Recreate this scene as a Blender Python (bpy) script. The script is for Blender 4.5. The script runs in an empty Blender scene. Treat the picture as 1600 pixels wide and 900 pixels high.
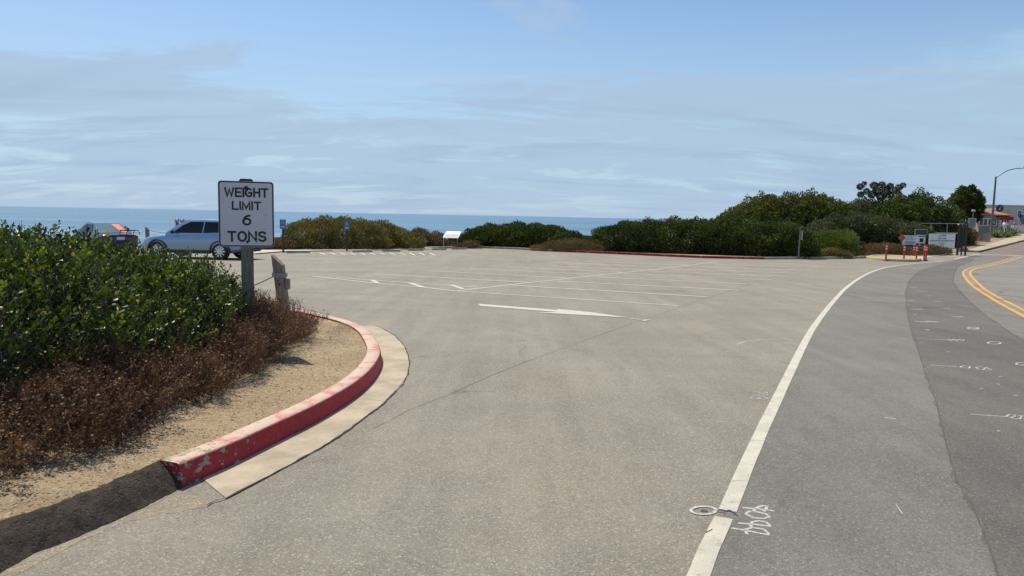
import bpy, bmesh, math, random
import numpy as np
from mathutils import Vector, Matrix
rnd = random.Random(11)
rng = np.random.default_rng(11)
S = bpy.context.scene
COL = S.collection
R = math.radians

# ------------------------------------------------------------------ camera
FPX = 1130.0
EYE = Vector((0, 0, 1.6))
PITCH = math.atan(112.68/FPX)
ROLL = R(1.117)
c_f = Vector((0, math.cos(PITCH), -math.sin(PITCH)))
c_u0 = Vector((0, math.sin(PITCH), math.cos(PITCH)))
c_r = Vector((1, 0, 0))*math.cos(ROLL) + c_u0*math.sin(ROLL)
c_u = Vector((-1, 0, 0))*math.sin(ROLL) + c_u0*math.cos(ROLL)
cam = bpy.data.cameras.new('camera')
cam.sensor_width = 36.0; cam.lens = FPX/1600*36
cam.clip_start = 0.1; cam.clip_end = 120000
camo = bpy.data.objects.new('camera', cam); COL.objects.link(camo)
M = Matrix((( c_r.x, c_u.x, -c_f.x, EYE.x), (c_r.y, c_u.y, -c_f.y, EYE.y), (c_r.z, c_u.z, -c_f.z, EYE.z), (0,0,0,1)))
camo.matrix_world = M
S.camera = camo

# ------------------------------------------------------------------ light
SUN_EL, SUN_AZ = R(60), math.atan2(-0.62, 0.78)      # azimuth measured from +Y towards +X
sd = Vector((math.sin(SUN_AZ)*math.cos(SUN_EL), math.cos(SUN_AZ)*math.cos(SUN_EL), math.sin(SUN_EL)))
sl = bpy.data.lights.new('sun', 'SUN'); sl.energy = 5.0; sl.angle = R(0.53); sl.color = (1.0, 0.93, 0.81)
so = bpy.data.objects.new('sun', sl); COL.objects.link(so)
so.rotation_euler = (-sd).to_track_quat('-Z', 'Y').to_euler(); so.location = sd*60
W = bpy.data.worlds.new('World'); S.world = W; W.use_nodes = True
nt = W.node_tree; nt.nodes.clear()
def N(tree, typ, **kw):
    n = tree.nodes.new(typ)
    for k, v in kw.items():
        if k in ('operation','blend_type','data_type','noise_dimensions','feature','sky_type','interpolation_type','attribute_name','vector_type','distance','clamp','use_clamp','normalize','attribute_type'):
            setattr(n, k, v)
        else:
            n.inputs[k.replace('_', ' ')].default_value = v
    return n
def L(tree, a, b): tree.links.new(a, b)
sky = nt.nodes.new('ShaderNodeTexSky'); sky.sky_type = 'NISHITA'; sky.sun_disc = False
sky.sun_elevation = SUN_EL; sky.sun_rotation = SUN_AZ; sky.altitude = 20; sky.air_density = 1.0; sky.dust_density = 0.6; sky.ozone_density = 3.0
geo = nt.nodes.new('ShaderNodeNewGeometry')
sep = nt.nodes.new('ShaderNodeSeparateXYZ')
neg = nt.nodes.new('ShaderNodeVectorMath'); neg.operation = 'SCALE'; neg.inputs['Scale'].default_value = -1
L(nt, geo.outputs['Incoming'], neg.inputs[0]); L(nt, neg.outputs[0], sep.inputs[0])
def wmath(op, a, b=None, c=None, clamp=False):
    n = nt.nodes.new('ShaderNodeMath'); n.operation = op; n.use_clamp = clamp
    for i, x in enumerate((a, b, c)):
        if x is None: continue
        if isinstance(x, (int, float)): n.inputs[i].default_value = x
        else: L(nt, x, n.inputs[i])
    return n.outputs[0]
zc = wmath('ADD', wmath('MAXIMUM', sep.outputs['Z'], 0.0), 0.16)
ux = wmath('DIVIDE', sep.outputs['X'], zc); uy = wmath('DIVIDE', sep.outputs['Y'], zc)
cmb = nt.nodes.new('ShaderNodeCombineXYZ'); L(nt, ux, cmb.inputs[0]); L(nt, uy, cmb.inputs[1])
def wnoise(scale, detail, rough, off, sx=1.0, sy=1.0, dist=0.0):
    mp = nt.nodes.new('ShaderNodeMapping'); mp.inputs['Location'].default_value = off; mp.inputs['Scale'].default_value = (sx, sy, 1)
    L(nt, cmb.outputs[0], mp.inputs[0])
    n = nt.nodes.new('ShaderNodeTexNoise'); n.inputs['Scale'].default_value = scale; n.inputs['Detail'].default_value = detail
    n.inputs['Roughness'].default_value = rough; n.inputs['Distortion'].default_value = dist
    L(nt, mp.outputs[0], n.inputs['Vector']); return n.outputs[0]
def wramp(x, a, b, lo=0.0, hi=1.0):
    n = nt.nodes.new('ShaderNodeMapRange'); n.interpolation_type = 'SMOOTHSTEP'
    n.inputs['From Min'].default_value = a; n.inputs['From Max'].default_value = b
    n.inputs['To Min'].default_value = lo; n.inputs['To Max'].default_value = hi
    L(nt, x, n.inputs['Value']); return n.outputs[0]
def wmix(f, a, b):
    n = nt.nodes.new('ShaderNodeMix'); n.data_type = 'RGBA'
    if isinstance(f, float): n.inputs[0].default_value = f
    else: L(nt, f, n.inputs[0])
    for i, x in ((6, a), (7, b)):
        if isinstance(x, tuple): n.inputs[i].default_value = x
        else: L(nt, x, n.inputs[i])
    return n.outputs[2]
skyc = sky.outputs[0]
hs = nt.nodes.new('ShaderNodeHueSaturation'); hs.inputs['Saturation'].default_value = 1.08; hs.inputs['Value'].default_value = 1.27
L(nt, skyc, hs.inputs['Color'])
# low marine haze towards the horizon, lavender grey stratus bands, thin bright cirrus
hz = wramp(sep.outputs['Z'], 0.0, 0.36, 1.0, 0.0)
tintc = wmix(wmath('MULTIPLY', hz, 0.80), hs.outputs[0], (4.35, 6.2, 8.1, 1))
band = wramp(sep.outputs['Z'], 0.12, 0.24, 1.0, 0.0)
n1 = wnoise(1.25, 13, 0.62, (3.1, 7.7, 0), 0.7, 1.35, 0.6)
m1 = wramp(wmath('ADD', n1, wmath('MULTIPLY', band, 0.15)), 0.54, 0.64, 0.0, 0.75)
c1 = wmix(m1, tintc, (4.2, 5.55, 7.25, 1))
n2 = wnoise(1.2, 12, 0.62, (12.4, 2.2, 0), 0.7, 1.3, 0.7)
m2 = wmath('MULTIPLY', wramp(n2, 0.50, 0.76, 0.0, 0.55), wramp(sep.outputs['Z'], 0.03, 0.22, 0.25, 1.0))
c2 = wmix(m2, c1, (5.1, 7.1, 8.7, 1))
n3 = wnoise(1.5, 11, 0.6, (21.0, 5.2, 0), 0.6, 1.6, 0.6)
m3 = wmath('MULTIPLY', wramp(n3, 0.48, 0.66, 0.0, 0.7), wramp(sep.outputs['Z'], 0.24, 0.10, 0.0, 1.0))
c3 = wmix(m3, c2, (3.75, 5.05, 6.85, 1))
bg = nt.nodes.new('ShaderNodeBackground'); bg.inputs['Strength'].default_value = 0.10
L(nt, c3, bg.inputs['Color'])
wo = nt.nodes.new('ShaderNodeOutputWorld'); L(nt, bg.outputs[0], wo.inputs['Surface'])
S.view_settings.view_transform = 'Standard'; S.view_settings.look = 'None'
S.view_settings.exposure = 0.0; S.view_settings.gamma = 1.0
S.view_settings.use_curve_mapping = False
S.cycles.max_bounces = 8; S.cycles.diffuse_bounces = 3; S.cycles.transparent_max_bounces = 8
S.cycles.use_adaptive_sampling = True

# ------------------------------------------------------------------ ground shape
def _rise(y):
    q = min(max(0.0, y-42.0), 35.0)
    return 0.07*q*q/(q+8.0)
def _gk(ix, iy):
    z = -0.015*iy
    b = min(1.0, max(0.0, (ix-18)/10.0))
    if b > 0: z += b*_rise(iy)
    if iy > 77: z += 0.015*(iy-77)
    return z
def G(x, y):
    x0 = math.floor(x); y0 = math.floor(y); fx = x-x0; fy = y-y0
    if y < 41 or x < 17:
        return -0.015*y
    a = _gk(x0, y0)*(1-fx)+_gk(x0+1, y0)*fx
    b = _gk(x0, y0+1)*(1-fx)+_gk(x0+1, y0+1)*fx
    return a*(1-fy)+b*fy
def ray(px, py):
    return c_f + c_r*((px-800)/FPX) + c_u*((450-py)/FPX)
def at(px, py, dz=0.0):
    """the ground point (plus dz) that shows at a spot of the photograph"""
    d = ray(px, py); d = d/d.y
    t, step = 0.5, 0.25
    while t < 400:
        p = EYE+d*t
        if p.z <= G(p.x, p.y)+dz: break
        t += step
    lo, hi = t-step, t
    for _ in range(24):
        m = (lo+hi)/2; p = EYE+d*m
        if p.z <= G(p.x, p.y)+dz: hi = m
        else: lo = m
    return EYE+d*hi
def pt(px, py, D):
    d = ray(px, py); return EYE+d*(D/d.y)

# ------------------------------------------------------------------ materials
MATS = {}
def newmat(name):
    m = bpy.data.materials.new(name); m.use_nodes = True
    t = m.node_tree; b = t.nodes['Principled BSDF']; MATS[name] = m
    return m, t, b
def simple(name, col, rough=0.6, metal=0.0, var=0.12, scale=6.0, bump=0.0, bscale=40.0, spec=0.5, coat=0.0):
    m, t, b = newmat(name)
    tc = t.nodes.new('ShaderNodeTexCoord')
    n = t.nodes.new('ShaderNodeTexNoise'); n.inputs['Scale'].default_value = scale; n.inputs['Detail'].default_value = 6; n.inputs['Roughness'].default_value = 0.6
    t.links.new(tc.outputs['Object'], n.inputs['Vector'])
    mr = t.nodes.new('ShaderNodeMapRange'); mr.inputs['From Min'].default_value = 0.25; mr.inputs['From Max'].default_value = 0.75
    mr.inputs['To Min'].default_value = 1-var; mr.inputs['To Max'].default_value = 1+var
    t.links.new(n.outputs[0], mr.inputs['Value'])
    mx = t.nodes.new('ShaderNodeVectorMath'); mx.operation = 'SCALE'; mx.inputs[0].default_value = col
    t.links.new(mr.outputs[0], mx.inputs['Scale']); t.links.new(mx.outputs[0], b.inputs['Base Color'])
    b.inputs['Roughness'].default_value = rough; b.inputs['Metallic'].default_value = metal
    b.inputs['Specular IOR Level'].default_value = spec; b.inputs['Coat Weight'].default_value = coat
    if bump > 0:
        n2 = t.nodes.new('ShaderNodeTexNoise'); n2.inputs['Scale'].default_value = bscale; n2.inputs['Detail'].default_value = 5
        t.links.new(tc.outputs['Object'], n2.inputs['Vector'])
        bp = t.nodes.new('ShaderNodeBump'); bp.inputs['Strength'].default_value = 1.0; bp.inputs['Distance'].default_value = bump
        t.links.new(n2.outputs[0], bp.inputs['Height']); t.links.new(bp.outputs[0], b.inputs['Normal'])
    return m
class TB:
    """tiny node-tree builder for one material"""
    def __init__(s, name):
        s.m, s.t, s.b = newmat(name)
        s.tc = s.t.nodes.new('ShaderNodeTexCoord')
    def noise(s, scale, detail=5, rough=0.55, sc=(1,1,1), rot=0.0, dist=0.0, off=(0,0,0)):
        mp = s.t.nodes.new('ShaderNodeMapping'); mp.inputs['Scale'].default_value = sc; mp.inputs['Rotation'].default_value = (0,0,rot); mp.inputs['Location'].default_value = off
        s.t.links.new(s.tc.outputs['Object'], mp.inputs[0])
        n = s.t.nodes.new('ShaderNodeTexNoise'); n.inputs['Scale'].default_value = scale; n.inputs['Detail'].default_value = detail
        n.inputs['Roughness'].default_value = rough; n.inputs['Distortion'].default_value = dist
        s.t.links.new(mp.outputs[0], n.inputs['Vector']); return n.outputs[0]
    def vor(s, scale, feature='F1', out='Distance', sc=(1,1,1)):
        mp = s.t.nodes.new('ShaderNodeMapping'); mp.inputs['Scale'].default_value = sc
        s.t.links.new(s.tc.outputs['Object'], mp.inputs[0])
        n = s.t.nodes.new('ShaderNodeTexVoronoi'); n.feature = feature; n.inputs['Scale'].default_value = scale
        s.t.links.new(mp.outputs[0], n.inputs['Vector']); return n.outputs[out]
    def ramp(s, x, a, b, lo=0.0, hi=1.0):
        n = s.t.nodes.new('ShaderNodeMapRange'); n.interpolation_type = 'SMOOTHSTEP'
        for k, v in (('From Min', a), ('From Max', b), ('To Min', lo), ('To Max', hi)): n.inputs[k].default_value = v
        s.t.links.new(x, n.inputs['Value']); return n.outputs[0]
    def math(s, op, a, b=None):
        n = s.t.nodes.new('ShaderNodeMath'); n.operation = op
        for i, x in enumerate((a, b)):
            if x is None: continue
            if isinstance(x, (int, float)): n.inputs[i].default_value = x
            else: s.t.links.new(x, n.inputs[i])
        return n.outputs[0]
    def mix(s, f, a, b, mode='MIX'):
        n = s.t.nodes.new('ShaderNodeMix'); n.data_type = 'RGBA'; n.blend_type = mode
        if isinstance(f, (int, float)): n.inputs[0].default_value = f
        else: s.t.links.new(f, n.inputs[0])
        for i, x in ((6, a), (7, b)):
            if isinstance(x, tuple): n.inputs[i].default_value = (*x, 1)
            else: s.t.links.new(x, n.inputs[i])
        return n.outputs[2]
    def scale(s, col, f):
        n = s.t.nodes.new('ShaderNodeVectorMath'); n.operation = 'SCALE'
        if isinstance(col, tuple): n.inputs[0].default_value = col
        else: s.t.links.new(col, n.inputs[0])
        s.t.links.new(f, n.inputs['Scale']); return n.outputs[0]
    def bump(s, h, dist, strength=1.0):
        n = s.t.nodes.new('ShaderNodeBump'); n.inputs['Distance'].default_value = dist; n.inputs['Strength'].default_value = strength
        s.t.links.new(h, n.inputs['Height']); s.t.links.new(n.outputs[0], s.b.inputs['Normal'])
    def fin(s, col, rough=0.8, spec=0.3):
        s.t.links.new(col, s.b.inputs['Base Color']); s.b.inputs['Roughness'].default_value = rough
        s.b.inputs['Specular IOR Level'].default_value = spec; return s.m

def asphalt(name, base, speck=0.35, tint=(1.12, 1.0, 0.85), coarse=1.0, stains=0.25):
    T = TB(name)
    fine = T.noise(330*coarse, 3, 0.7)
    grit = T.vor(110*coarse, out='Color')
    big = T.noise(0.35, 6, 0.6, (1, 1, 1)); mid = T.noise(2.3, 6, 0.62)
    streak = T.noise(0.9, 5, 0.6, (0.25, 1.6, 1), rot=R(4), off=(3, 1, 0))
    f = T.math('MULTIPLY', T.ramp(fine, 0.3, 0.7, 1-speck, 1+speck), T.ramp(T.noise(95*coarse, 3, 0.75), 0.3, 0.7, 1-speck*.62, 1+speck*.62))
    f = T.math('MULTIPLY', f, T.ramp(T.noise(28*coarse, 4, 0.7), 0.3, 0.7, 0.93, 1.07))
    f = T.math('MULTIPLY', f, T.ramp(big, 0.3, 0.7, 1-0.10, 1+0.09))
    f = T.math('MULTIPLY', f, T.ramp(mid, 0.3, 0.7, 1-0.05, 1+0.05))
    f = T.math('MULTIPLY', f, T.ramp(streak, 0.56, 0.74, 1.0, 1-stains))
    f = T.math('MULTIPLY', f, T.ramp(T.noise(0.8, 6, 0.65, (3.2, 0.22, 1), rot=R(-26), off=(5, 2, 0)), 0.32, 0.7, 1.07, 0.90))
    f = T.math('MULTIPLY', f, T.ramp(T.noise(1.1, 7, 0.7, (0.5, 1.3, 1), off=(1, 8, 0)), 0.60, 0.74, 1.0, 0.84))
    vs_ = T.t.nodes.new('ShaderNodeSeparateXYZ'); T.t.links.new(T.tc.outputs['Object'], vs_.inputs[0])
    dx = T.math('ADD', vs_.outputs[0], 4.5); dy = T.math('ADD', vs_.outputs[1], -8.0)
    rr = T.math('SQRT', T.math('ADD', T.math('MULTIPLY', dx, dx), T.math('MULTIPLY', dy, dy))); th = T.math('ARCTAN2', dy, dx)
    cx = T.t.nodes.new('ShaderNodeCombineXYZ'); T.t.links.new(T.math('MULTIPLY', rr, 1.5), cx.inputs[0]); T.t.links.new(T.math('MULTIPLY', th, 0.9), cx.inputs[1])
    pn = T.t.nodes.new('ShaderNodeTexNoise'); pn.inputs['Scale'].default_value = 1.0; pn.inputs['Detail'].default_value = 6; pn.inputs['Roughness'].default_value = 0.62; T.t.links.new(cx.outputs[0], pn.inputs['Vector'])
    f = T.math('MULTIPLY', f, T.ramp(pn.outputs[0], 0.52, 0.70, 1.02, 1-0.9*stains))
    f = T.math('MULTIPLY', f, T.ramp(T.vor(0.9), 0.045, 0.10, 0.78, 1.0))
    c = T.scale(base, f)
    hs_ = T.t.nodes.new('ShaderNodeSeparateColor'); T.t.links.new(grit, hs_.inputs[0])
    pale = T.ramp(hs_.outputs[0], 0.86, 0.95, 0.0, 0.6)
    dark = T.ramp(hs_.outputs[1], 0.92, 0.98, 0.0, 0.5)
    c = T.mix(pale, c, (base[0]*2.0, base[1]*1.95, base[2]*1.8))
    c = T.mix(dark, c, (base[0]*.4, base[1]*.4, base[2]*.4))
    c = T.mix(T.ramp(T.noise(0.6, 5, 0.6, off=(9, 4, 0)), 0.4, 0.75, 0.15, 0.4), c, tint, 'MULTIPLY')
    T.bump(T.math('ADD', fine, T.math('MULTIPLY', T.noise(90*coarse, 3), 0.6)), 0.0035)
    return T.fin(c, 0.85, 0.25)
m_lot = asphalt('lot asphalt', (0.240, 0.220, 0.180), stains=0.13)
m_lane = asphalt('lane asphalt', (0.176, 0.165, 0.146), tint=(1.05, 1.0, 0.93), stains=0.08)
m_patch = asphalt('patch asphalt', (0.134, 0.124, 0.110), tint=(1.05, 1.0, 0.95), stains=0.08)
m_far = asphalt('far lane asphalt', (0.21, 0.195, 0.170), tint=(1.05, 1.0, 0.93))
m_brownroad = asphalt('plant road asphalt', (0.20, 0.165, 0.135), tint=(1.05, 1.0, 0.93))

def paint(name, col, under, wear=0.5, scale=14):
    T = TB(name)
    n = T.noise(scale, 8, 0.72); v = T.noise(300, 3, 0.6)
    w = T.ramp(T.math('ADD', n, T.math('MULTIPLY', v, 0.35)), 0.86-0.20*wear, 0.92-0.12*wear, 0.0, 1.0)
    c = T.scale(col, T.math('MULTIPLY', T.ramp(T.noise(5, 5), 0.3, 0.7, 0.88, 1.06), T.ramp(T.noise(110, 4, .75), 0.3, 0.7, 0.88, 1.08)))
    c = T.mix(w, c, under)
    T.bump(T.noise(330, 3), 0.003)
    return T.fin(c, 0.7, 0.3)
m_white = paint('road paint white', (0.58, 0.535, 0.43), (0.27, 0.25, 0.21), 0.52)
m_wfaint = paint('stall paint', (0.74, 0.70, 0.60), (0.30, 0.28, 0.24), 0.3)
m_chalk = paint('spray paint white', (0.54, 0.52, 0.47), (0.18, 0.17, 0.15), 0.72, 40)
m_yellow = paint('road paint yellow', (0.62, 0.34, 0.09), (0.22, 0.2, 0.17), 0.5)
m_bluep = paint('road paint blue', (0.25, 0.33, 0.42), (0.27, 0.25, 0.21), 0.8)

# sandy verge
T = TB('sandy soil')
c = T.mix(T.ramp(T.noise(1.6, 7, 0.65), 0.35, 0.65), (0.38, 0.275, 0.16), (0.47, 0.355, 0.215))
c = T.mix(T.ramp(T.noise(9, 8, 0.75), 0.52, 0.68, 0, 0.75), c, (0.25, 0.185, 0.12))
g_ = T.t.nodes.new('ShaderNodeSeparateColor'); T.t.links.new(T.vor(85, out='Color'), g_.inputs[0])
c = T.mix(T.ramp(g_.outputs[0], 0.88, 0.95, 0, 0.8), c, (0.52, 0.45, 0.34))
c = T.mix(T.ramp(g_.outputs[1], 0.86, 0.93, 0, 0.8), c, (0.10, 0.075, 0.05))
c = T.mix(T.ramp(T.noise(60, 4, 0.7, (1, 3, 1), rot=0.7), 0.58, 0.66, 0, 0.6), c, (0.12, 0.085, 0.06))
T.bump(T.math('ADD', T.noise(14, 8, 0.7), T.math('MULTIPLY', T.noise(120, 4), 0.35)), 0.035)
m_sand = T.fin(c, 0.95, 0.1)
T = TB('dry earth')
c = T.mix(T.ramp(T.noise(0.5, 8, 0.7), 0.35, 0.65), (0.30, 0.23, 0.15), (0.40, 0.33, 0.23))
c = T.mix(T.ramp(T.noise(6, 6, 0.7), 0.55, 0.68, 0, 0.7), c, (0.14, 0.11, 0.06))
T.bump(T.noise(5, 8, 0.7), 0.08); m_earth = T.fin(c, 0.95, 0.1)

def concrete(name, base=(0.46, 0.385, 0.275), wear=0.25, bump=0.004):
    T = TB(name)
    c = T.scale(base, T.ramp(T.noise(3.0, 8, 0.65), 0.3, 0.7, 1-wear, 1+wear*0.5))
    c = T.mix(T.ramp(T.noise(22, 6, 0.7), 0.6, 0.72, 0, 0.55), c, (base[0]*.55, base[1]*.5, base[2]*.45))
    c = T.scale(c, T.ramp(T.noise(280, 3, 0.7), 0.3, 0.7, 0.86, 1.12))
    T.bump(T.math('ADD', T.noise(200, 3), T.noise(18, 5)), bump)
    return T.fin(c, 0.88, 0.2)
m_conc = concrete('gutter concrete')
m_conc2 = concrete('old kerb concrete', (0.38, 0.33, 0.26))
m_stop = concrete('wheel stop concrete', (0.42, 0.38, 0.29))
m_wallc = concrete('wall concrete', (0.36, 0.34, 0.29))
# red painted kerb: paint worn off the top in pale patches, chipped on the face
T = TB('red kerb paint')
geo_ = T.t.nodes.new('ShaderNodeNewGeometry'); sx_ = T.t.nodes.new('ShaderNodeSeparateXYZ'); T.t.links.new(geo_.outputs['Normal'], sx_.inputs[0])
up_ = T.ramp(sx_.outputs['Z'], 0.5, 0.95, 0.0, 1.0)
red = T.mix(T.ramp(T.noise(30, 6, 0.7, (1, 1, 6)), 0.3, 0.7), (0.31, 0.008, 0.018), (0.43, 0.016, 0.032))
wtop = T.ramp(T.noise(4.2, 9, 0.68), 0.38, 0.52, 0.0, 0.92)
pinkt = T.mix(wtop, (0.56, 0.17, 0.15), (0.56, 0.44, 0.32))
pinkt = T.mix(T.ramp(T.noise(60, 5, 0.7), 0.52, 0.62, 0, 0.5), pinkt, (0.55, 0.43, 0.32))
col = T.mix(up_, red, pinkt)
tcs = T.t.nodes.new('ShaderNodeSeparateXYZ'); T.t.links.new(T.tc.outputs['Object'], tcs.inputs[0])
near = T.ramp(tcs.outputs['Y'], 4.2, 5.4, 0.13, 0.0)
chip = T.ramp(T.math('ADD', T.noise(13, 9, 0.7, (1, 1, 1.6), off=(4.2, 0, 3)), near), 0.665, 0.685, 0.0, 1.0)
col = T.mix(chip, col, (0.40, 0.32, 0.24))
low = T.ramp(tcs.outputs['Z'], -0.02, -0.10, 0.0, 0.35)
col = T.mix(T.math('MULTIPLY', T.ramp(T.noise(25, 5), 0.4, 0.6), 0.05), col, (0.42, 0.33, 0.25))
T.bump(T.math('ADD', T.noise(40, 6, 0.6, (1, 1, 5)), T.math('MULTIPLY', chip, -1.2)), 0.006)
m_redkerb = T.fin(col, 0.62, 0.35)
T = TB('asphalt berm')
c = T.mix(T.ramp(T.noise(12, 8, 0.75), 0.35, 0.65), (0.048, 0.035, 0.026), (0.12, 0.09, 0.066))
c = T.mix(T.ramp(T.noise(75, 6, 0.8), 0.54, 0.64, 0, 0.8), c, (0.19, 0.15, 0.115))
c = T.mix(T.ramp(T.noise(90, 5, 0.8, off=(3, 3, 3)), 0.56, 0.64, 0, 0.8), c, (0.015, 0.012, 0.010))
T.bump(T.math('ADD', T.math('ADD', T.noise(48, 9, 0.8), T.noise(150, 5, .7)), T.ramp(T.vor(42), 0.05, 0.4, 0.0, 0.7)), 0.024); m_berm = T.fin(c, 0.9, 0.3)
T = TB('yellowed island kerb')
c = T.mix(T.ramp(T.noise(2.5, 7, 0.7), 0.4, 0.6), (0.50, 0.40, 0.19), (0.45, 0.38, 0.28)); m_ykerb = T.fin(c, 0.85, 0.2)
T = TB('far red kerb')
c = T.mix(T.ramp(T.noise(2.5, 7, 0.7), 0.5, 0.68, 0, .8), (0.25, 0.02, 0.03), (0.36, 0.25, 0.2)); m_rkfar = T.fin(c, 0.8, 0.2)
m_crack = simple('crack tar', (0.045, 0.04, 0.035), 0.9)
m_hair = simple('hairline crack', (0.125, 0.11, 0.09), 0.9)
m_crackl = simple('faint crack', (0.085, 0.075, 0.062), 0.9)
# wood
def wood(name, a, b, sc=(9, 9, 0.9)):
    T = TB(name)
    c = T.mix(T.ramp(T.noise(5, 8, 0.7, sc), 0.35, 0.65), a, b)
    c = T.mix(T.ramp(T.noise(14, 6, 0.7, (6, 6, 0.5)), 0.60, 0.68, 0, 0.8), c, (a[0]*.4, a[1]*.4, a[2]*.4))
    T.bump(T.noise(8, 8, 0.7, sc), 0.008); return T.fin(c, 0.85, 0.2)
m_wood = wood('weathered grey wood', (0.12, 0.115, 0.10), (0.25, 0.24, 0.20))
m_woodd = wood('dark wood', (0.045, 0.038, 0.03), (0.10, 0.085, 0.065))
m_woodb = wood('slanted post wood', (0.17, 0.155, 0.12), (0.32, 0.29, 0.23))
m_rope = simple('rope', (0.36, 0.34, 0.29), 0.9, var=0.25, scale=60)
m_black = simple('black trim', (0.018, 0.018, 0.020), 0.5)
m_blackp = simple('black paint', (0.02, 0.02, 0.02), 0.45)
m_blacktx = simple('sign black', (0.02, 0.02, 0.022), 0.5, var=0.3)
m_signw = simple('sign white', (0.62, 0.62, 0.66), 0.45, var=0.05, scale=9)
m_signw2 = simple('painted sign white', (0.80, 0.83, 0.80), 0.5, var=0.06)
m_signb = simple('sign blue ink', (0.10, 0.22, 0.42), 0.5)
m_blue = simple('accessible blue', (0.03, 0.16, 0.36), 0.5)
m_metal = simple('galvanised metal', (0.42, 0.43, 0.44), 0.45, 0.7)
m_pole = simple('painted steel pole', (0.15, 0.145, 0.15), 0.5, 0.3)
m_panel = simple('solar cells', (0.02, 0.03, 0.05), 0.15)
m_orange = simple('delineator orange', (0.58, 0.030, 0.010), 0.5, var=0.15)
m_refl = simple('reflective sleeve', (0.75, 0.72, 0.68), 0.4)
m_canopyr = simple('red canvas', (0.26, 0.012, 0.02), 0.7)
m_umb = simple('white canvas', (0.85, 0.83, 0.82), 0.7)
m_plaster = simple('booth plaster', (0.36, 0.33, 0.27), 0.8)
m_roof = simple('clay roof', (0.42, 0.20, 0.12), 0.8, var=0.25, scale=10)
m_corr = simple('blue grey cladding', (0.36, 0.42, 0.46), 0.6)
m_beige = simple('beige cladding', (0.40, 0.37, 0.29), 0.7)
m_glassd = simple('dark window', (0.02, 0.025, 0.05), 0.08, spec=0.8)
m_whitewall = simple('white wall', (0.66, 0.65, 0.60), 0.8, var=0.08)
# water
T = TB('sea water')
T.b.inputs['IOR'].default_value = 1.33; T.b.inputs['Roughness'].default_value = 0.28
c = T.mix(T.ramp(T.noise(0.0035, 6, 0.6, (0.35, 1.6, 1), rot=R(-5)), 0.38, 0.62), (0.045, 0.125, 0.20), (0.085, 0.19, 0.27))
dist_ = T.t.nodes.new('ShaderNodeSeparateXYZ'); T.t.links.new(T.tc.outputs['Object'], dist_.inputs[0])
surf = T.ramp(dist_.outputs['Y'], 1250, 450, 0.0, 1.0)
fo = T.ramp(T.math('ADD', T.noise(0.014, 9, 0.70, (0.22, 2.4, 1), rot=R(-3)), T.math('MULTIPLY', surf, 0.13)), 0.62, 0.76, 0.0, 0.5)
c = T.mix(T.math('MULTIPLY', fo, surf), c, (0.62, 0.68, 0.72))
T.bump(T.math('ADD', T.noise(0.05, 7, 0.62, (0.5, 1.3, 1)), T.math('MULTIPLY', T.noise(0.3, 5, 0.6), 0.25)), 1.4)
T.t.links.new(c, T.b.inputs['Base Color']); m_sea = T.m

def leafmat(name, stops, rough=0.38, trans=0.35, spec=0.5, tcol=(1.5, 1.9, 0.5)):
    m, t, b = newmat(name)
    at_ = t.nodes.new('ShaderNodeAttribute'); at_.attribute_name = 'tint'
    cr = t.nodes.new('ShaderNodeValToRGB'); el = cr.color_ramp.elements
    while len(el) > 1: el.remove(el[-1])
    el[0].position = stops[0][0]; el[0].color = (*stops[0][1], 1)
    for p, c_ in stops[1:]:
        e = el.new(p); e.color = (*c_, 1)
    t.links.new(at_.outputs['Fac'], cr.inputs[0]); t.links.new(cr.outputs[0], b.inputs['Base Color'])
    b.inputs['Roughness'].default_value = rough; b.inputs['Specular IOR Level'].default_value = spec
    if trans > 0:
        tr = t.nodes.new('ShaderNodeBsdfTranslucent'); mul = t.nodes.new('ShaderNodeMix'); mul.data_type = 'RGBA'; mul.blend_type = 'MULTIPLY'; mul.inputs[0].default_value = 1
        t.links.new(cr.outputs[0], mul.inputs[6]); mul.inputs[7].default_value = (*tcol, 1)
        t.links.new(mul.outputs[2], tr.inputs['Color'])
        ms = t.nodes.new('ShaderNodeMixShader'); ms.inputs[0].default_value = trans
        t.links.new(b.outputs[0], ms.inputs[1]); t.links.new(tr.outputs[0], ms.inputs[2])
        t.links.new(ms.outputs[0], t.nodes['Material Output'].inputs['Surface'])
    return m
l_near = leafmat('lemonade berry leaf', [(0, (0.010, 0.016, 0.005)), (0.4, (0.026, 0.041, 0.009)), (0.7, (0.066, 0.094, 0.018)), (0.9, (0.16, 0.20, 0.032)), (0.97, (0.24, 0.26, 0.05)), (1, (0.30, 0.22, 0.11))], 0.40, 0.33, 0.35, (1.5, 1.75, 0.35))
l_dry = leafmat('dry buckwheat', [(0, (0.030, 0.014, 0.008)), (0.4, (0.125, 0.056, 0.028)), (0.75, (0.21, 0.112, 0.056)), (0.95, (0.42, 0.29, 0.16)), (1, (0.20, 0.19, 0.05))], 0.7, 0.15, 0.3, (1.3, 1.1, 0.9))
l_olive = leafmat('olive scrub leaf', [(0, (0.05, 0.045, 0.012)), (0.6, (0.15, 0.125, 0.038)), (1, (0.27, 0.21, 0.075))], 0.6, 0.3, 0.3, (1.3, 1.3, 0.7))
l_obrown = leafmat('brown scrub leaf', [(0, (0.06, 0.05, 0.02)), (0.6, (0.13, 0.095, 0.045)), (1, (0.22, 0.12, 0.06))], 0.6, 0.3, 0.3, (1.3, 1.2, 0.7))
l_dark = leafmat('dark hedge leaf', [(0, (0.012, 0.017, 0.006)), (0.6, (0.046, 0.058, 0.017)), (1, (0.15, 0.16, 0.042))], 0.6, 0.28, 0.2, (1.3, 1.6, 0.6))
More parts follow.
